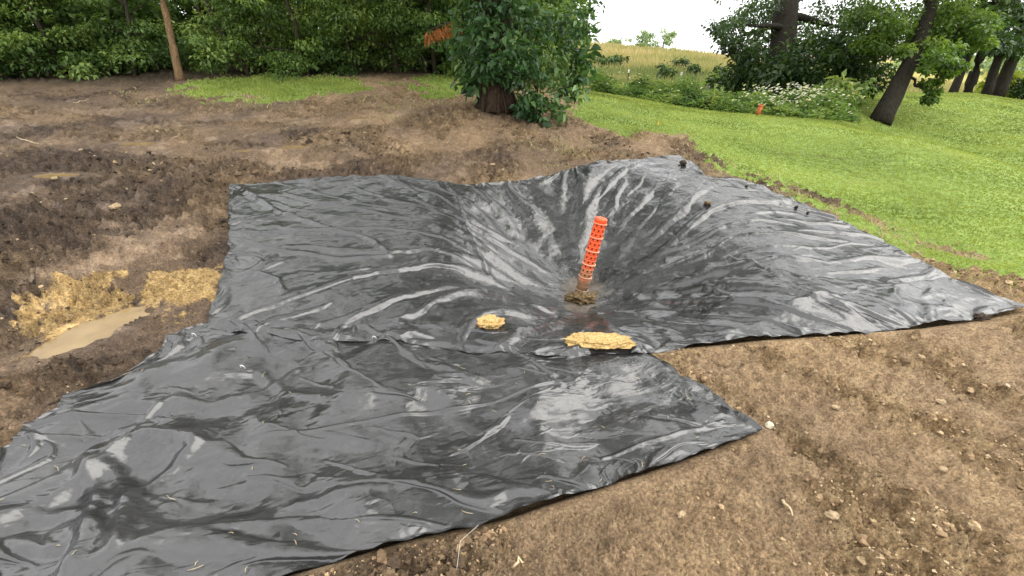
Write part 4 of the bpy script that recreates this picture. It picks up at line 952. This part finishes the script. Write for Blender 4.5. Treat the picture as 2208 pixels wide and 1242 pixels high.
cl += [(at(1850+rs.rand()*320, -20-rs.rand()*130, ZL+rs.randn()*1.2), .6+.3*rs.rand()) for _ in range(60)]
big_tree('leaning_tree', 'leaning tree with a drooping leafy branch on the lawn slope', [b0, at(1932, 185, ZL), at(1972, 105, ZL), at(2000, 40, ZL), at(2030, -90, ZL)], [.34, .25, .21, .17, .10],
         [(6, at(2080, 60, ZL)), (5, at(1890, 60, ZL)), (4, at(2010, 190, ZL-.2)), (8, at(2100, 0, ZL)), (9, at(1950, -120, ZL))], cl, 902, 'light_leaf', .12, 170)
ZF = 25.
for k, (x0, y0, x1, y1, r_, lab_) in enumerate([(2055, 197, 2095, 110, .30, 'leftmost of the far trees standing in a row on the rise'), (2088, 200, 2128, 100, .40, 'second from the left of the far trees on the rise'), (2128, 205, 2158, 110, .36, 'third from the left of the far trees on the rise'), (2150, 207, 2192, 110, .50, 'rightmost of the far trees on the rise')]):
    b0 = at(x0, y0, ZF+k*.3); b0[2] = zat(b0[0], b0[1])-.1; ex = 30*(k-1)
    cl = pxc([(x1-40, 60, .7), (x1, 40, .8), (x1+50, 70, .8), (x1-10, 85, .6), (x1+30, 20, .9), (x1-70, 20, .8), (x1-60, 95, .5), (x1+60, 100, .5)], ZF, 1.2, 4, 18)+[(at(x1-90+rs.rand()*200, -10-rs.rand()*110, ZF+rs.randn()*1.5), 1.) for _ in range(26)]
    big_tree('far_tree', 'dark trunked leafy tree, '+lab_, [b0, at(x1, y1, ZF), at(x1+30, 0, ZF), at(x1+50, -120, ZF)], [r_*.72, r_*.46, r_*.38, r_*.25], [(6, at(x1-50, 50, ZF)), (7, at(x1+60, 40, ZF))], cl, 910+k, 'oak_leaf', .26, 46, grp='far trees on the rise')
b = at(2170, 200, 27); shrub(b[:2], 1.4, 1.3, 760, 'bright yellow-green bush beyond the far trees', 'yellow_leaf', .22, 26, 50, 'bush', None, .8, 'bark')
b = at(2205, 205, 26); shrub(b[:2], 1.3, 1.1, 761, 'dull green bush at the right border beyond the far trees', 'oak_leaf', .22, 26, 50, 'bush', None, .8, 'bark')
b = at(1316, 146, 42); shrub(b[:2], 1.2, 1.3, 762, 'dark round shrub alone on the golden hillside', 'oak_leaf', .3, 24, 40, 'shrub', None, .7, 'bark')
for k, (px, py, zc) in enumerate([(1428, 175, 30), (1497, 165, 34), (1555, 170, 33), (1465, 150, 40)]):
    b = at(px, py, zc); shrub(b[:2], 1.0, .5, 770+k, 'small dark thin bush in the hillside grass, '+['near the left steel post', 'near the right steel post', 'left of the leaning grey post', 'the farthest up the hill'][k], 'oak_leaf', .22, 12, 30, 'bush', 'bushes in the hillside grass', .8, 'bark')
# trees beyond the hill
for k, (px, py, h, w_, lab_) in enumerate([(1325, 98, 2.2, 1.8, 'small pale tree far behind the hill crest, leftmost'), (1382, 104, 5.5, 4.2, 'round pale tree far behind the hill crest, middle'), (1428, 108, 7.2, 4.6, 'tallest pale tree far behind the hill crest, right')]):
    zc = 128.; b0 = at(px, py, zc); b0[2] = zat(b0[0], b0[1]); hz = at(px, py-36*h/7.2, zc)[2]-b0[2]; rs = R(780+k)
    cl = [(b0+[rs.randn()*w_*.45, rs.randn()*w_*.4, hz-h*.45+rs.randn()*h*.25], .9+.5*rs.rand()) for _ in range(26)]
    big_tree('distant_tree', lab_, [b0, b0+[0, 0, max(hz-h*.7, 1.)], b0+[.3, 0, max(hz-h*.2, 1.5)]], [.35, .25, .1], [], cl, 780+k, 'far_leaf', .55, 70, grp='trees beyond the hill')
rs = R(790); n = 300; x = 118+150*rs.rand(n); y = 110+60*rs.rand(n); z = zground(x, y)+6*rs.rand(n)
m_ = MB(); V, Q, Tn, ti = clump_leaves(rs, np.stack([x, y, z], -1), 3.+2*rs.rand(n), 30, 1.6, .6, .7); m_.add(V, Q, Tn, ti)
tag(m_.build('distant_woods', M['far_leaf']), 'pale line of distant woods behind the far trees', 'woods', kind='stuff')

# ------------------------------------------------------------------ fence posts, markers
def steel_post(px, y0, y1, zc, label, white):
    b0 = at(px, y1, zc); b0[2] = zat(b0[0], b0[1]); tp = at(px+3, y0, zc); tp[0:2] = b0[:2]+(tp[:2]-b0[:2])*[1, 0]; h = tp[2]-b0[2]
    t = empty('fence_post', b0, label, 'fence post', 'steel posts of the old fence'); m = MB()
    def bar(x0, x1, y0_, y1_, z0, z1):
        V = np.array([(x, y, z) for z in (z0, z1) for x, y in ((x0, y0_), (x1, y0_), (x1, y1_), (x0, y1_))])+b0
        m.add(V, [(3, 2, 1, 0), (4, 5, 6, 7), (0, 1, 5, 4), (1, 2, 6, 5), (2, 3, 7, 6), (3, 0, 4, 7)])
    bar(-.035, .035, -.006, .006, -.2, h); bar(-.006, .006, .0062, .05, -.2, h)
    for q in range(int(h/.12)): bar(-.018, .018, -.016, -.0062, .1+q*.12, .13+q*.12)
    m.build('post', M['post_steel'], t, sm=False)
    if white:
        m = MB(); bar(-.038, .038, -.0185, .0535, h-.16, h+.004); m.build('white_tip', M['post_white'], t, sm=False)
steel_post(1351, 149, 200, 25, 'green steel fence post with white tip, left of the two', True)
steel_post(1463, 154, 205, 23.5, 'green steel fence post with white tip, right of the two', True)
steel_post(1413, 157, 190, 27, 'plain dark steel fence post between the white-tipped ones', False)
b0 = at(1523, 218, 20); b0[2] = zat(b0[0], b0[1])-.1; tp = at(1526, 187, 20)
m_ = MB(); P = resample(np.array([b0, tp]), 7); m_.tube(P, np.array([.17, .15, .145, .15, .14, .15, .13]), 12, 4, .18); tag(m_.build('wooden_stump_post', M['old_wood']), 'short thick weathered wooden post among the weeds', 'post')
b0 = at(1552, 212, 20.5); b0[2] = zat(b0[0], b0[1])-.1; m_ = MB(); m_.tube(resample(np.array([b0, at(1581, 160, 20.5)]), 6), np.array([.10, .095, .09, .09, .085, .07]), 10, 5, .15)
tag(m_.build('leaning_post', M['old_wood']), 'grey wooden post leaning right beside the dark shrubs', 'post')
b0 = hit(1634, 248); b0[2] = zat(b0[0], b0[1]); t = empty('orange_marker', b0, 'orange marker tube standing in grass at the lawn edge', 'marker'); m_ = MB()
m_.tube(np.array([b0+[0, 0, -.05], b0+[.01, 0, .12], b0+[.03, 0, .24]]), np.array([.055, .05, .06]), 12, 1, .05); m_.build('tube', M['orange'], t)
m_ = MB(); m_.tube(np.array([b0+[.03, 0, .238], b0+[.031, 0, .262]]), np.array([.072, .07]), 12); m_.build('collar', M['orange'], t)
b0 = hit(1420, 276); b0[2] = zat(b0[0], b0[1]); t = empty('yellow_flag', b0, 'small yellow wire marker flag in the lawn', 'flag'); m_ = MB()
m_.tube(np.array([b0, b0+[.005, 0, .07], b0+[.012, 0, .135]]), .002, 5); m_.build('wire', M['post_steel'], t)
u = np.linspace(0, 1, 6); V = np.array([b0+[.012-.035*a, .01*math.sin(a*5)+d, .135-.06*c-.02*a] for d in (0, .0015) for c in (0, 1) for a in u]); f = grid_faces(2, 6); m_ = MB(); m_.add(V, np.concatenate([f, f[:, ::-1]+12])); m_.build('flag', M['yellow'], t)
# sticks on the mud
rs = R(95)
for k, (x0, y0, x1, y1, lab_) in enumerate([(35, 294, 82, 305, 'bleached stick lying on the mud at far left'), (330, 350, 352, 354, 'short pale stick lying on the mud left of the sheet'), (160, 225, 192, 216, 'thin brown twig on the mud near the woods'), (1105, 1222, 1130, 1205, 'dry stalk on the soil at the bottom of the picture'), (1690, 1080, 1706, 1120, 'thin straw lying on the soil at lower right')]):
    a, b = hit(x0, y0), hit(x1, y1); P = resample(np.array([a, b]), 6); P[:, 2] = zground(P[:, 0], P[:, 1])+.012
    L_ = np.linalg.norm(b-a); m_ = MB(); m_.tube(P+rs.randn(6, 3)*.004, np.linspace(.006, .003, 6)+.006*min(L_, .8), 6, k, .3); tag(m_.build('stick', M['straw']), lab_, 'stick', 'sticks on the soil')
print('done', time.time()-T0)
